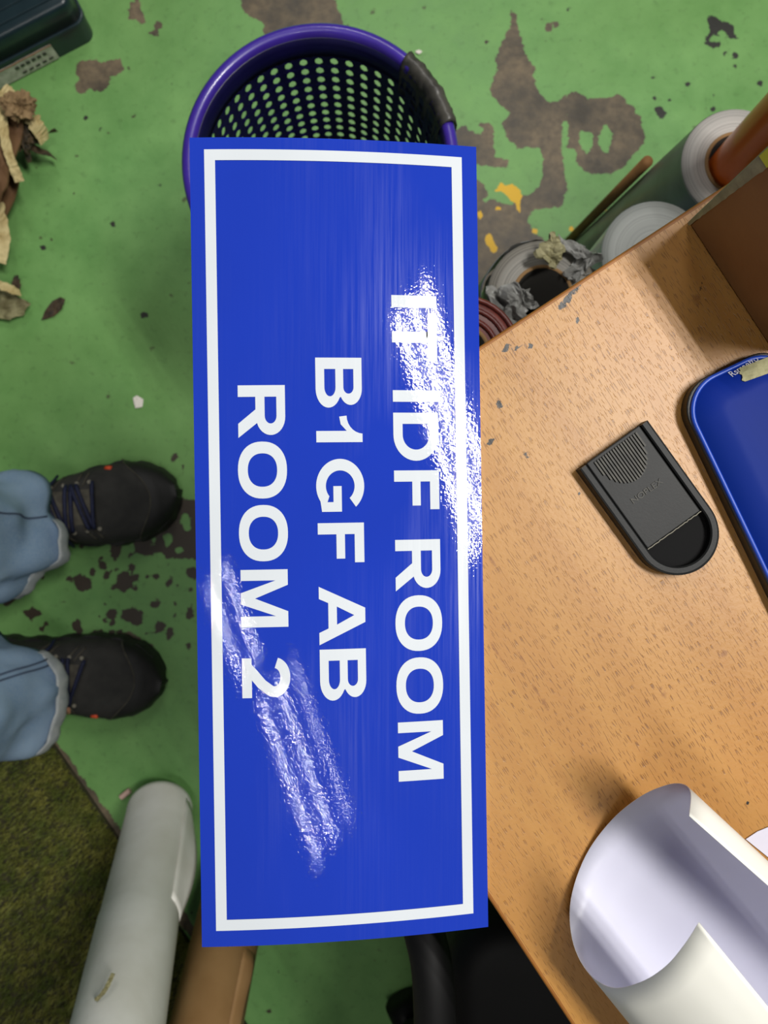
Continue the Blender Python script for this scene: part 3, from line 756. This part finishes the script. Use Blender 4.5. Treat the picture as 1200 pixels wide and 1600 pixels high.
ta = Vector((-.205, -.505, 0)); tb_ = Vector((-.2215, -.650, .185))
(Vt, Ft), (tt, tn, tbn) = cyl_between(ta, tb_, [(0, .04), (0, .045), (.35, .0452), (.8, .0452), (.8, .04), (.02, .04)])
kt = empty('cardboard_tube', tuple(ta)); tag(kt, 'brown paper covered tube leaning from below the bottom edge of the sign', 'tube')
off2 = Vector((0, 0, .034))
mesh('tube_body', [Vector(v_) + off2 for v_ in Vt], Ft, M_kraft, kt, True)
rings = [[tt * s_ + (tn * math.cos(a) + tbn * math.sin(a)) * (.0456 + .003 * max(0, math.sin((s_ - .13) * 60)) * k) + off2 for a, k in ((.75, 0), (.6, .2), (.45, .6), (.3, 1), (.15, .6))] for s_ in np.linspace(.13, .3, 12)]
o = mesh('loose_wrap', *loft(rings, False), M_kraft, kt, True); solid(o, .0005, 0)

# ------------------------------------------------------------------ rolls standing beyond the table
def standing_roll(name, label, base, topc, r, body, rin=.024, wobble=0, wrap=None, cat='roll', rb=None, endm=None):
    base = Vector(base); topc = Vector(topc); root = empty(name, (base.x, base.y, 0)); tag(root, label, cat, 'rolls standing beside the table')
    sh = topc - base; rb = rb or r
    def ring(z, rr, seg=56, w=0):
        f = z / sh.z
        return [(sh.x * f + rr * math.cos(2 * PI * k / seg) * (1 + w * noise.noise(Vector((k * .4, z * 30, 0)))), sh.y * f + rr * math.sin(2 * PI * k / seg) * (1 + w * noise.noise(Vector((k * .4, z * 30, 0)))), z) for k in range(seg)]
    zt = sh.z
    zs = np.linspace(0, zt - .001, 14)
    V, F = loft([ring(float(z), rb + (r - rb) * z / zt, w=wobble) for z in zs], True, True, False)
    mesh('rolled_sheet', V, F, body, root, True)
    # the wound end: its origin sits on the roll's axis so that its layers ring it
    e = mesh('wound_end', *loft([[(rr * math.cos(2 * PI * k / 56), rr * math.sin(2 * PI * k / 56), z) for k in range(56)] for rr, z in ((r * 1.0, -.003), (r * .99, 0), (r * .8, .0008), (r * .6, .0004), (rin + .003, 0))], True), endm or M_rollend, root, True)
    e.location = (sh.x, sh.y, zt)
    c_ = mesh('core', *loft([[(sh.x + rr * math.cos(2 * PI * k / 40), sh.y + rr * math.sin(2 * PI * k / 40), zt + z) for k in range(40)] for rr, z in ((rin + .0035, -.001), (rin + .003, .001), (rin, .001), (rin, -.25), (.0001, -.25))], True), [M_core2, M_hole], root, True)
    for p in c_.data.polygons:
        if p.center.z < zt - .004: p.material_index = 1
    return root
rollA = standing_roll('film_roll', 'grey film roll with white wound end holding the orange tube', (.321, .372, 0), P(1150, 255, .45), .0496, M_greyfilm, .0255)
rollB = standing_roll('film_roll', 'pale blue film roll between the orange tube and the masking tape lump', P(857, 553, 0), P(1023, 397, .45), .0485, M_bluefilm, .012, endm=M_rollend_b)
rollC = standing_roll('film_roll', 'roll with dark open core and silver wrapping, nearest the sign', P(758, 588, 0), P(848, 462, .46), .0498, M_silver, .0245, wobble=.12, endm=M_rollend_c)
rollD = standing_roll('film_roll', 'maroon roll low down between the sign edge and the table corner', (.062, .125, 0), (.062, .125, .55), .044, M_maroon, .018, cat='roll')
for ch in rollD.children:
    if ch.name.startswith('wound_end'): ch.data.materials.clear(); ch.data.materials.append(M_maroon)
mesh('wound_ridge', *merge([tube([Vector((rr * math.cos(a), rr * math.sin(a), .551)) for a in np.linspace(0, 2 * PI, 40)], .0022, 6) for rr in (.042, .034, .026)]), M_maroon, rollD, True)
a0_ = P(1143, 260, .45); 
orr = mesh('orange_tube', *(lambda q: q)(tube([Vector((0, 0, -.12)), Vector((0, 0, -.05)), Vector((.0, 0, .02)), Vector((.002, .0, .2)), Vector((.003, .0, .235))], [.0205, .021, .0215, .0215, .019], 40)), M_orange, None, True)
orr.location = (a0_.x + .003, a0_.y + .001, .45); tag(orr, 'bright orange vinyl tube standing in the core of the grey roll', 'tube')
orr.rotation_euler = (-.03, .0, 0)
# loose silver wrapping of the near roll (parts of it)
cw = P(848, 462, .46) - Vector((rollC.location.x, rollC.location.y, 0))
def cw_px(px, py, z): return P(px, py, z) - Vector(rollC.location)
def patch(name, pts, m, parent, seed, amp=.006, n=18, thick=.0006):
    """crumpled patch spanned by four corners (3D) and subdivided"""
    a, b_, c_, d_ = [Vector(p) for p in pts]; rings = []
    for i in range(n + 1):
        u = i / n; rg = []
        for j in range(n + 1):
            v_ = j / n; p = a * (1 - u) * (1 - v_) + b_ * u * (1 - v_) + c_ * u * v_ + d_ * (1 - u) * v_
            k = noise.fractal(Vector((u * 3.2 + seed, v_ * 3.2, seed)), 1, 2, 4)
            rg.append(p + Vector((noise.noise(Vector((u * 4, v_ * 4, seed))) * amp, noise.noise(Vector((u * 4, v_ * 4, seed + 9))) * amp, k * amp * 1.3)))
        rings.append(rg)
    o = mesh(name, *loft(rings, False), m, parent, False); solid(o, thick, 0); return o
patch('wrapping', [cw_px(758, 446, .466), cw_px(806, 450, .472), cw_px(832, 500, .472), cw_px(790, 520, .466)], M_silver, rollC, 1.3, .008)
patch('wrapping', [cw_px(806, 450, .472), cw_px(826, 452, .474), cw_px(838, 480, .462), cw_px(818, 486, .462)], M_silver, rollC, 5.3, .006, 12)
patch('wrapping', [cw_px(872, 368, .468), cw_px(925, 396, .47), cw_px(912, 408, .47), cw_px(866, 384, .472)], M_silver, rollC, 2.3, .004, 12)
patch('wrapping', [cw_px(905, 385, .465), cw_px(942, 402, .46), cw_px(900, 440, .46), cw_px(884, 430, .468)], M_silver, rollC, 3.1, .008, 12)
pf = []
for a in np.linspace(1.7, 3.5, 18): pf.append(cw + Vector((.0545 * math.cos(a), .0545 * math.sin(a), -.02 + .006 * math.sin(a * 4))))
V, F = loft([[p + Vector((0, 0, -.05)) - Vector((.004, 0, 0)), p, p * .985 + Vector((.0, 0, .012))] for p in pf], False)
o = mesh('wrapping', V, F, M_greyfilm, rollC, True); solid(o, .0005, 0)
lump = patch('tape_lump', [P(836, 396, .478), P(866, 362, .488), P(884, 392, .488), P(866, 420, .480)], M_olivelump, None, 6.1, .003, 12, .004)
cl = sum((v_.co for v_ in lump.data.vertices), Vector()) / len(lump.data.vertices)
for v_ in lump.data.vertices: v_.co -= cl
lump.location = cl; tag(lump, 'pale lump of masking tape stuck on the rim of the silver wrapped roll', 'tape')
cb = mesh('cardboard_tube', *tube([Vector((0, 0, 0)), Vector((.0, -.0, .34))], .006, 24), M_card, None, True)
cb.location = (.2785, .408, 0); cb.rotation_euler = (.11, 0, 0); tag(cb, 'thin brown cardboard tube standing behind the grey and pale blue rolls', 'tube')

# ------------------------------------------------------------------ carton on the table
cc_ = P(1075, 350, TZ)
cart = empty('cardboard_box', (cc_.x, cc_.y, TZ), math.atan2(E1.y, E1.x)); tag(cart, 'brown cardboard box standing on the table at the right edge of the picture', 'box')
o = mesh('box_body', *box(0, .30, -.080, 0, .0003, .092), M_cardbox, cart); bevel(o, .002, 2)
# tape wrapped down the corner edge
def corner_tape():
    rings = []
    for k in range(31):
        z = .0015 + .090 * k / 30; w_ = .0012 + .0055 * (k / 30) + .0006 * noise.noise(Vector((k * .9, 0, 0)))
        rings.append([(-.0006, -w_, z), (-.0007, -w_ * .5, z), (-.0006, .0002, z), (.0002, .0006, z), (.02, .0007, z)])
    return loft(rings, False)
o = mesh('corner_tape', *corner_tape(), M_greytape, cart); o['label'] = 'grey green tape down the corner'; solid(o, .0003, 0)
o = mesh('tape_tab', *merge([box(-.0014, -.0008, -.006, .0, .078, .090)]), M_fluor, cart); o['label'] = 'yellow green tab'

# ------------------------------------------------------------------ blue enamelled case with black base
d1 = Vector((.433, -.90, 0)).normalized(); d2 = Vector((.90, .433, 0)).normalized()
co_ = P(1060, 612, TZ + .010)
blue = empty('blue_case', (co_.x, co_.y, TZ), math.atan2(d2.y, d2.x)); tag(blue, 'blue enamel case with black base and rounded corner, at the right edge of the table', 'case')
o = mesh('base', *rbox(-.0008, .059, -.20, .0005, .0004, .0085, .018, -.0003, 10, .001), M_blackbase, blue)
def dome(x0, x1, y0, y1, z0):
    def ring(i, z, r=.020, seg=12):
        pts = []
        for cx_, cy_, a in ((x1 - r, y1 - r, 0), (x0 + r, y1 - r, 90), (x0 + r, y0 + r, 180), (x1 - r, y0 + r, 270)):
            for k in range(seg + 1):
                t_ = math.radians(a + 90 * k / seg); rr = max(r - i, .004)
                pts.append((cx_ + (rr + (0 if r - i >= .004 else (r - i - .004) * .0)) * math.cos(t_) + (0 if r - i >= .004 else 0), cy_ + rr * math.sin(t_), z))
        return pts
    return ring
rg = dome(0, .058, -.20, 0, 0)
M2 = [rg(0, .0065), rg(0, .0092), rg(.0004, .0099), rg(.0012, .0101), rg(.0018, .0096)]
o = mesh('edge_lip', *loft(M2, True), M_blueedge, blue, True); solid(o, .0006, 0)
rings = [rg(.0018, .0096), rg(.004, .0112), rg(.008, .0132), rg(.013, .0148), rg(.0159, .0152)]
o = mesh('lid', *loft(rings, True, False, True), M_bluecase, blue, True); 
# lettering and tape on the lid
def text_mesh(s, size, extr=0.0):
    cu = bpy.data.curves.new('tmp', 'FONT'); cu.body = s; cu.size = size; cu.extrude = extr; cu.resolution_u = 3
    ob = bpy.data.objects.new('tmp', cu); me = bpy.data.meshes.new_from_object(ob)
    V = [Vector(v_.co) for v_ in me.vertices]; F = [tuple(p.vertices) for p in me.polygons]
    bpy.data.objects.remove(ob); bpy.data.curves.remove(cu); bpy.data.meshes.remove(me); return V, F
V, F = text_mesh('Rsmaelzo', .0044, .0001)
tp_ = P(1145, 589, TZ + .013); te_ = P(1198, 556, TZ + .013)
dx_ = (te_ - tp_).normalized(); an = math.atan2(dx_.y, dx_.x) - math.atan2(d2.y, d2.x)
rel = tp_ - Vector((co_.x, co_.y, 0)); rel = Matrix.Rotation(-math.atan2(d2.y, d2.x), 3, 'Z') @ rel
R_ = Matrix.Rotation(an, 3, 'Z')
def lidz(x, y):
    i = min(x, -y, .0159)
    return float(np.interp(i, [.0018, .004, .008, .013, .0159], [.0096, .0112, .0132, .0148, .0152]))
V = [R_ @ v_ for v_ in V]; V = [Vector((v_.x + rel.x, v_.y + rel.y, v_.z + lidz(v_.x + rel.x, v_.y + rel.y) + .0004)) for v_ in V]
mesh('lettering', V, F, M_lettering, blue)
rm = Matrix.Rotation(-math.atan2(d2.y, d2.x), 3, 'Z')
def b_loc(px, py, z=TZ + .0145): q_ = rm @ (P(px, py, z) - Vector((co_.x, co_.y, TZ))); return q_
q4 = [b_loc(1159, 574), b_loc(1215, 552), b_loc(1219, 577), b_loc(1162, 597)]
rings = []
for i in range(16):
    u = i / 15; rgx = []
    for j in range(7):
        v_ = j / 6; p = q4[0] * (1 - u) * (1 - v_) + q4[1] * u * (1 - v_) + q4[2] * u * v_ + q4[3] * (1 - u) * v_
        if i == 0: p = p + Vector((.0007 * math.sin(j * 2.3), 0, 0))
        rgx.append(Vector((p.x, p.y, lidz(p.x, p.y) + .0006 + .0004 * noise.noise(Vector((i * .5, j * .7, 1))))))
    rings.append(rgx)
o = mesh('tape_patch', *loft(rings, False), M_greytape, blue); o['label'] = 'grey green masking tape'; solid(o, .0003, 0)

# ------------------------------------------------------------------ black sliding blade holder
kd = Vector((.812 * 0 + .583, -.812, 0)).normalized()      # towards the rounded end
kx = Vector((.812, .583, 0)).normalized()                   # across, to the right
KZ = .0085
km = (P(902, 735, TZ + .006) + P(1012, 656, TZ + .006)) / 2
knife = empty('blade_case', (km.x, km.y, TZ), math.atan2(kx.y, kx.x))   # local +X across, local -Y to the rounded end
tag(knife, 'black plastic slide case with ribbed grip and rounded end, on the table', 'case')
HW = .0216; LN = .0555
def uo(hw, l0=0.0):
    return [(-hw, l0)] + [(hw * math.cos(a), -LN + hw * math.sin(a)) for a in np.linspace(PI, 2 * PI, 37)] + [(hw, l0)]
def band(h0, h1, z0, z1, zr=.0012):
    a = uo(h0); b_ = uo(h1)   # outer half-width h0, inner h1
    rings = []
    for ring_ in ([(x, y, z0) for x, y in a], [(x, y, z1 - zr) for x, y in a], [(x * (1 - .3 * zr / h0), y, z1 - zr * .3) for x, y in a]):
        rings.append(ring_)
    c1 = uo(h0 - zr); c2 = uo(h1 + zr * .6)
    rings += [[(x, y, z1) for x, y in c1], [(x, y, z1) for x, y in c2], [(x, y, z1 - zr * .6) for x, y in b_], [(x, y, z0) for x, y in b_], [(x, y, z0) for x, y in a]]
    V, F = loft(rings, False)
    n_ = len(a); m_ = len(rings)
    F.append(tuple(i * n_ for i in range(m_ - 1))[::-1]); F.append(tuple(i * n_ + n_ - 1 for i in range(m_ - 1)))
    return V, F
o = mesh('case_body', *prism(ccw([(x, y) for x, y in uo(HW - .0006)]), .0002, .0035), M_glossblack, knife)
o = mesh('frame', *band(HW, HW - .0044, .0003, KZ), M_knife, knife, False)
sw_ = HW - .0049
sl = mesh('slider', *box(-sw_, sw_, -.0535, .0004, .0036, .0072), M_knife, knife); bevel(sl, .0006, 2)
rb_ = []
nrib = 17
for k in range(nrib):
    x = -.0128 + .0256 * k / (nrib - 1); L_ = .0185 * math.sqrt(max(0, 1 - (x / .0138) ** 2)) + .0015
    rb_.append(box(x - .00045, x + .00045, -.0015 - L_, -.0015, .0072, .0082))
mesh('grip_ribs', *merge(rb_), M_rib, sl)
V, F = text_mesh('NOPLEX', .0043, .00035)
mx = max(v_.x for v_ in V); V = [Vector((v_.x * .019 / mx - .0095, v_.y - .0305, v_.z + .0073)) for v_ in V]
mesh('embossed_name', V, F, M_rib, sl)
ed = [(-sw_ + 2 * sw_ * k / 30, -.0538 + .0005 * noise.noise(Vector((k * .8, 0, 3))), .0071 + .0002 * noise.noise(Vector((k * 1.8, 2, 3)))) for k in range(31)]
mesh('scuffed_edge', *tube(ed, .00028, 5), M_scuff, sl)

# ------------------------------------------------------------------ curled white vinyl sheet
rim = [((1092, 1441), .842), ((1070, 1475), .838), ((1040, 1510), .831), ((1000, 1535), .819), ((955, 1543), .802), ((917, 1517), .783), ((894, 1467), .767), ((892, 1405), .757),
       ((915, 1337), .7525), ((955, 1282), .756), ((1000, 1245), .766), ((1040, 1227), .781), ((1066, 1225), .797), ((1079, 1238), .812), ((1077, 1275), .826), ]
rp = spline([P(x, y, z) for (x, y), z in rim], 6)
n = len(rp)
cr = Vector((.16, -.2, TZ)); 
curl = empty('curled_vinyl_sheet', cr); tag(curl, 'large curled sheet of white vinyl open at the top, lower right on the table', 'sheet')
rings = []
for s_ in np.linspace(0, .26, 24):
    rg_ = []
    for k, p in enumerate(rp):
        f = k / (n - 1)
        f2 = max(0, (f - .62) / .38); ax = Vector((.655, -.80, .05)).lerp(Vector((.75, -.66, .05)), f2 * f2 * (3 - 2 * f2))
        q_ = p + ax * float(s_); q_.z = max(q_.z - .05 * s_ * (1 - min(1, (p.z - TZ) / .05)), TZ + .0012)
        # little waviness of the free corner
        if f > .93: q_ += Vector((-.006, -.003, .002)) * math.sin(min(1, s_ / .03) * PI / 2) * (f - .93) / .07 * 0 
        rg_.append(q_ - cr)
    rings.append(rg_)
V, F = loft(rings, False)
o = mesh('vinyl_sheet', V, F, [M_paper_out, M_paper_in], curl, True)
m = o.modifiers.new('thickness', 'SOLIDIFY'); m.thickness = .0003; m.offset = 0; m.material_offset = 1; m.material_offset_rim = 0; m.use_flip_normals = False
o['label'] = 'white inside, cream liner outside'
def flat_sheet(name, pts, label, z=TZ + .0006, curlh=.002):
    pl = [P2(x, y, z) for x, y in pts]; c_ = (sum(p[0] for p in pl) / len(pl), sum(p[1] for p in pl) / len(pl))
    o = sheet([(p[0] - c_[0], p[1] - c_[1]) for p in pl], .0006, M_paper_in, name, 3, .0, 12, .0003, None, None)
    o.location = (c_[0], c_[1], TZ); tag(o, label, 'sheet', 'flat vinyl offcuts'); return o
flat_sheet('vinyl_offcut', [(1165, 1311), (1183, 1299), (1205, 1290), (1330, 1225), (1420, 1450), (1300, 1420)], 'flat white vinyl offcut peeking out right of the curled sheet')
flat_sheet('vinyl_offcut', [(986, 1578), (1010, 1590), (1120, 1640), (1090, 1760), (1000, 1680)], 'flat white vinyl offcut under the bottom of the curled sheet')

# ------------------------------------------------------------------ person: lower legs, jeans and hiking shoes
person = empty('person', (-.53, -.14, 0)); tag(person, 'person standing in blue jeans and dark grey hiking shoes with navy laces', 'person')
PO = Vector((-.53, -.14, 0))
def prof(x, tab):
    xs_, ys_ = zip(*tab); return float(np.interp(x, xs_, ys_))
HWT = [(0, .0), (.004, .018), (.015, .030), (.04, .038), (.09, .040), (.13, .044), (.17, .053), (.21, .058), (.24, .057), (.265, .050), (.285, .037), (.297, .020), (.302, 0)]
HTT = [(0, .075), (.02, .098), (.07, .112), (.10, .108), (.13, .094), (.17, .078), (.21, .066), (.25, .058), (.28, .048), (.302, .034)]
def shoe(toe_px, angle, side):
    """local +X points to the toe; side = +1 puts the big toe on +Y"""
    toe = P(toe_px[0], toe_px[1], .03); ca, sa = math.cos(angle), math.sin(angle)
    org = Vector((toe.x - .302 * ca, toe.y - .302 * sa, 0))
    def W(x, y, z):
        y = y + side * .010 * math.sin(min(1, x / .30) * PI * .5) ** 2 * 1
        return Vector((org.x + x * ca - y * sa, org.y + x * sa + y * ca, z)) - PO
    def sec(x, k, grow=0, zmin=.024):
        hw = prof(x, HWT) + grow; h = prof(x, HTT) + grow
        a = PI * k / 20
        c, s_ = math.cos(a), math.sin(a)
        e = .62
        return hw * math.copysign(abs(c) ** e, c), zmin + (h - zmin) * (abs(s_) ** .72)
    xs_ = [.003, .008, .015, .03, .05, .08, .10, .12, .14, .16, .18, .20, .22, .24, .26, .275, .287, .295, .299]
    rings = [[W(x, sec(x, k)[0], sec(x, k)[1]) for k in range(21)] for x in xs_]
    V, F = loft(rings, False)
    s = mesh('shoe', V, F, M_shoe, person, True)
    # sole with lugged outline
    ol = []
    N_ = 90
    for k in range(N_):
        t_ = k / N_ * 2 * PI; x = .151 - .1525 * math.cos(t_); sgn = 1 if math.sin(t_) >= 0 else -1
        hw = prof(min(max(x, 0), .302), HWT) + .0035 + .0014 * (1 if (k // 2) % 2 else -1)
        ol.append((x + (.003 if k % 4 < 2 else 0) * (1 if x > .25 else 0), sgn * hw))
    rr = [[W(x, y, 0) for x, y in ol], [W(x, y, .018) for x, y in ol], [W(x * .995, y * .97, .029) for x, y in ol]]
    mesh('sole', *loft(rr, True, True, True), M_rubber, s)
    xs2 = [.272, .276, .280, .285, .290, .295, .299, .303]
    rings = []
    for x in xs2:
        rr2 = []
        for k in range(21):
            a = PI * k / 20; back = .034 * (abs(math.cos(a)) ** 1.3)
            xx = x - back * (.303 - x) / .031; y_, z_ = sec(min(xx, .2995), k, .0018, .02)
            rr2.append(W(xx + (.002 if x > .29 else 0), y_, z_))
        rings.append(rr2)
    V, F = loft(rings, False); mesh('toe_cap', V, F, M_rubber, s, True)
    mesh('piping', *tube(rings[0], .0009, 5), M_shoemesh, s, True)
    # tongue / mesh vamp
    rings = []
    for x in np.linspace(.095, .195, 14):
        hwv = .030 - .006 * (x - .095) / .1; rg2 = []
        for k in range(13):
            y_ = hwv * (k - 6) / 6; hw = prof(x, HWT); h = prof(x, HTT)
            zz = .024 + (h - .024) * max(0, (1 - (abs(y_) / hw) ** (2 / .62))) ** .36
            rg2.append(W(float(x), y_, zz + .0022 * (1 - (abs(k - 6) / 6) ** 3)))
        rings.append(rg2)
    V, F = loft(rings, False); mesh('tongue', V, F, M_shoemesh, s, True)
    def top(x, y):
        hw = prof(x, HWT); h = prof(x, HTT); return .024 + (h - .024) * max(0, (1 - (abs(y) / hw) ** (2 / .62))) ** .36
    # side panel bands
    pb = []
    for sg in (-1, 1):
        for x0_ in (.178, .188, .135, .15):
            pb.append(tube([W(x0_ + dx * .5, sg * (.030 + dx), top(x0_ + dx * .5, .030 + dx) + .0012) for dx in np.linspace(0, .018, 7)], .0011, 5))
    for q_ in pb: mesh('overlay_strip', *q_, M_shoemesh, s, True)
    # laces
    lp = []
    for i, x0_ in enumerate((.118, .135, .152, .169, .186)):
        sg = 1 if i % 2 else -1
        lp.append(tube([W(x0_ + sg * .006 * t_, .033 * t_, top(x0_, .033 * t_) + .0045) for t_ in np.linspace(-1, 1, 15)], .0031, 8))
        lp.append(tube([W(x0_ + .012 - sg * .006 * t_, .033 * t_, top(x0_, .033 * t_) + .0060) for t_ in np.linspace(-1, 1, 15)], .0028, 8))
    for sg in (-1, 1):
        pts_ = []
        for t_ in np.linspace(0, 2 * PI, 26):
            x_ = .118 + .022 * math.sin(t_) * (1 if sg > 0 else .7); y_ = sg * (.004 + .020 * (1 - math.cos(t_)) / 1)
            pts_.append(W(x_, y_, top(.118, min(abs(y_), .036)) + .011 + .004 * math.sin(t_ * 2)))
        lp.append(tube(pts_, .0024, 8))
        lp.append(tube(spline([W(.118, 0, top(.118, 0) + .012), W(.135, sg * .02, top(.135, .02) + .010), W(.15, sg * .042, top(.15, .042) + .008), W(.148, sg * .052, .05)], 6), .0022, 8))
    lp.append(tube([W(.112, -.006, top(.112, .0) + .012), W(.118, 0, top(.118, 0) + .015), W(.124, .006, top(.124, 0) + .012)], .0055, 10))
    mesh('laces', *merge(lp), M_lace, s, True)
    ey = []
    for sg in (-1, 1):
        for x0_ in (.13, .147, .164, .181, .197): 
            c_ = W(x0_, sg * .034, top(x0_, .034) + .0015)
            ey.append(tube([c_ - Vector((0, 0, .001)), c_ + Vector((0, 0, .001))], .0028, 10))
    for q_ in ey: mesh('eyelet', *q_, M_scuff, s)
    c_ = W(.222, side * -.050, .050)
    od = mesh('orange_tab', *tube([c_ - Vector((.0045, 0, 0)), c_ + Vector((.0045, 0, .0012))], .0035, 10), M_orange_dot, s, True); od['label'] = 'orange accent on the side'
    c_ = W(.03, side * .036, .085)
    mesh('hook', *tube([c_, c_ + Vector((.0, .0, .008)), c_ + Vector((.004, 0, .012))], .003, 8), M_brass, s, True)
    return W
W1 = shoe((271, 757), math.radians(13), -1)
W2 = shoe((248, 1082), math.radians(-9), 1)
# body inside the clothes: one continuous surface from the feet to the waist
A1 = P(8, 836, .12) ; A2 = P(-2, 1092, .12)
bm = bmesh.new()
hip = Vector((-.60, -.14, .93)); chain = {}
def bv(p): return bm.verts.new(Vector(p) - PO)
pel = bv(hip); wst = bv(hip + Vector((0, 0, .12))); bm.edges.new((pel, wst))
rad = {0: .11, 1: .11}; vr = [(pel, .11), (wst, .11)]
for A_, yh in ((A1, -.05), (A2, -.23)):
    h = bv((hip.x, yh, .86)); k_ = bv((-.575, (yh + A_.y) / 2, .48)); an_ = bv((A_.x - .012, A_.y, .11)); ft = bv((A_.x - .01, A_.y, .05)); to = bv((A_.x + .09, A_.y + (.02 if yh > -.1 else -.02), .045))
    for a, b_ in ((pel, h), (h, k_), (k_, an_), (an_, ft), (ft, to)): bm.edges.new((a, b_))
    vr += [(h, .075), (k_, .052), (an_, .034), (ft, .032), (to, .028)]
bm.verts.index_update(); rr_ = {v_.index: r_ for v_, r_ in vr}
me = bpy.data.meshes.new('body'); bm.to_mesh(me); bm.free()
body = link('body', me, M_skin, person)
sk = body.modifiers.new('skin', 'SKIN')
for i, d_ in enumerate(me.skin_vertices[0].data): d_.radius = (rr_[i],) * 2; d_.use_root = (i == 0)
body.modifiers.new('subdivision', 'SUBSURF').levels = 1
# jeans: two legs meeting at the hips
def leg(A_, yh, seed, hem, tilt):
    rings = []; zs = list(np.linspace(0, 1, 60))
    for f in zs:
        z = hem + (.88 - hem) * f
        cx_ = np.interp(z, [0, .12, .48, .9], [A_.x, A_.x, -.565, -.60]); cy_ = np.interp(z, [0, .12, .48, .88], [A_.y, A_.y, (yh + A_.y) / 2, yh])
        R = np.interp(z, [.06, .15, .3, .48, .88], [.079, .076, .078, .084, .095])
        ring_ = []
        for k in range(64):
            a = 2 * PI * k / 64
            fold = .035 * math.sin(5 * a + 14 * z + seed) * (1 if z < .4 else .4) + .13 * noise.noise(Vector((math.cos(a) * 1.3 + seed, math.sin(a) * 1.3, z * 9))) + .045 * noise.noise(Vector((math.cos(a) * 3 + seed, math.sin(a) * 3, z * 22)))
            fold *= float(np.interp(z, [.1, .2, .4], [2.4, 1.6, .7]))
            r_ = R * (1 + fold)
            zz = z + (tilt * math.cos(a) * .02 + .006 * noise.noise(Vector((a * 2, seed, 0)))) * max(0, 1 - f * 8)
            ring_.append(Vector((cx_ + r_ * math.cos(a), cy_ + r_ * math.sin(a), zz)) - PO)
        rings.append(ring_)
    return rings
R1 = leg(A1, -.05, 1.0, .100, 1.0); R2 = leg(A2, -.23, 4.0, .100, .6)
hipr = []
for z, rx, ry in ((.84, .125, .18), (.90, .13, .185), (.97, .12, .175), (1.03, .115, .165)):
    hipr.append([Vector((-.60 + rx * math.cos(2 * PI * k / 64), -.14 + ry * math.sin(2 * PI * k / 64), z)) - PO for k in range(64)])
V, F = merge([loft(R1), loft(R2), loft(hipr, True, True, False)])
jeans = mesh('jeans', V, F, M_denim, person, True); solid(jeans, .0016, -1)
cuffs = []
for R, ka, kb in ((R1, 40, 68), (R2, 50, 74)):
    lo = []
    c_ = sum(R[0], Vector()) / 64
    for sc2, dz in ((1.0, .020), (1.03, .014), (1.06, .005), (1.075, -.004), (1.06, -.008), (1.0, -.004)):
        lo.append([Vector((c_.x + (p.x - c_.x) * (1 + (sc2 - 1) * w_), c_.y + (p.y - c_.y) * (1 + (sc2 - 1) * w_), p.z + dz * (.5 + .5 * w_)))
                   for k in range(ka, kb) for p in (R[0][k % 64],) for w_ in (max(.02, math.sin(PI * (k - ka) / (kb - 1 - ka))) ** .5 * (1 + .18 * math.sin(k * 2.1)),)])
    cuffs.append(loft(lo, False))
for q_ in cuffs:
    cf = mesh('turned_hem', *q_, M_denim_in, jeans, True); cf['label'] = 'pale frayed inside of the hem'; solid(cf, .0008, 0)
stl = []
for R, ang_i in ((R1, 4), (R2, 6), (R2, 7)):
    stl.append(tube([R[i][ang_i] + (R[i][ang_i] - sum(R[i], Vector()) / 64).normalized() * .0012 for i in range(1, 40)], .0012, 5))
for q_ in stl: mesh('seam', *q_, M_stitch, jeans, True)

# ------------------------------------------------------------------ black chair tucked beside the table, bottom
ch = empty('office_chair', (.29, -.62, 0)); tag(ch, 'black office chair with armrest in deep shadow below the sign', 'chair')
CO = Vector((.29, -.62, 0))
def cl_(x, y, z): return Vector((x, y, z)) - CO
o = mesh('seat', *rbox(-.235, .20, -.23, .26, .41, .48, .06, 0, 8, .025), M_chair, ch, True)
o = mesh('backrest', *rbox(-.19, .15, -.285, -.235, .52, .70, .02, 0, 6, .01), M_chair, ch, True)
mesh('back_bar', *tube([(0, -.15, .42), (0, -.25, .45), (0, -.27, .56)], .02, 12), M_frame, ch, True)
mesh('gas_column', *tube([(0, 0, .06), (0, 0, .25), (0, 0, .42)], [.032, .03, .022], 20), M_frame, ch, True)
for k in range(5):
    a = 2 * PI * k / 5 + 2.3; tip = Vector((.28 * math.cos(a), .28 * math.sin(a), .075))
    lg = mesh('base_leg', *tube([(0, 0, .11), tip * .5 + Vector((0, 0, .06)), tip], [.03, .025, .018], 10), M_frame, ch, True)
    pn = Vector((-math.sin(a), math.cos(a), 0)) * .02
    mesh('caster', *tube([Vector((tip.x, tip.y, .026)) - pn, Vector((tip.x, tip.y, .026)) + pn], .026, 18), M_frame, lg, True)
arm = spline([cl_(.020, -.290, .555), cl_(.030, -.315, .575), cl_(.036, -.345, .585), cl_(.038, -.42, .585), cl_(.040, -.60, .58), cl_(.045, -.72, .57)], 8)
mesh('armrest', *tube(arm, [.018 if i < 3 else .0155 for i in range(len(arm))], 14), M_chair, ch, True)
mesh('arm_post', *tube([cl_(.042, -.50, .575), cl_(.045, -.52, .48), cl_(.10, -.54, .415), cl_(.2, -.56, .41)], .014, 10), M_frame, ch, True)
mesh('arm_bracket', *tube([cl_(.02, -.275, .50), cl_(.012, -.285, .53), cl_(.022, -.30, .56)], [.026, .024, .018], 14), M_chair, ch, True)
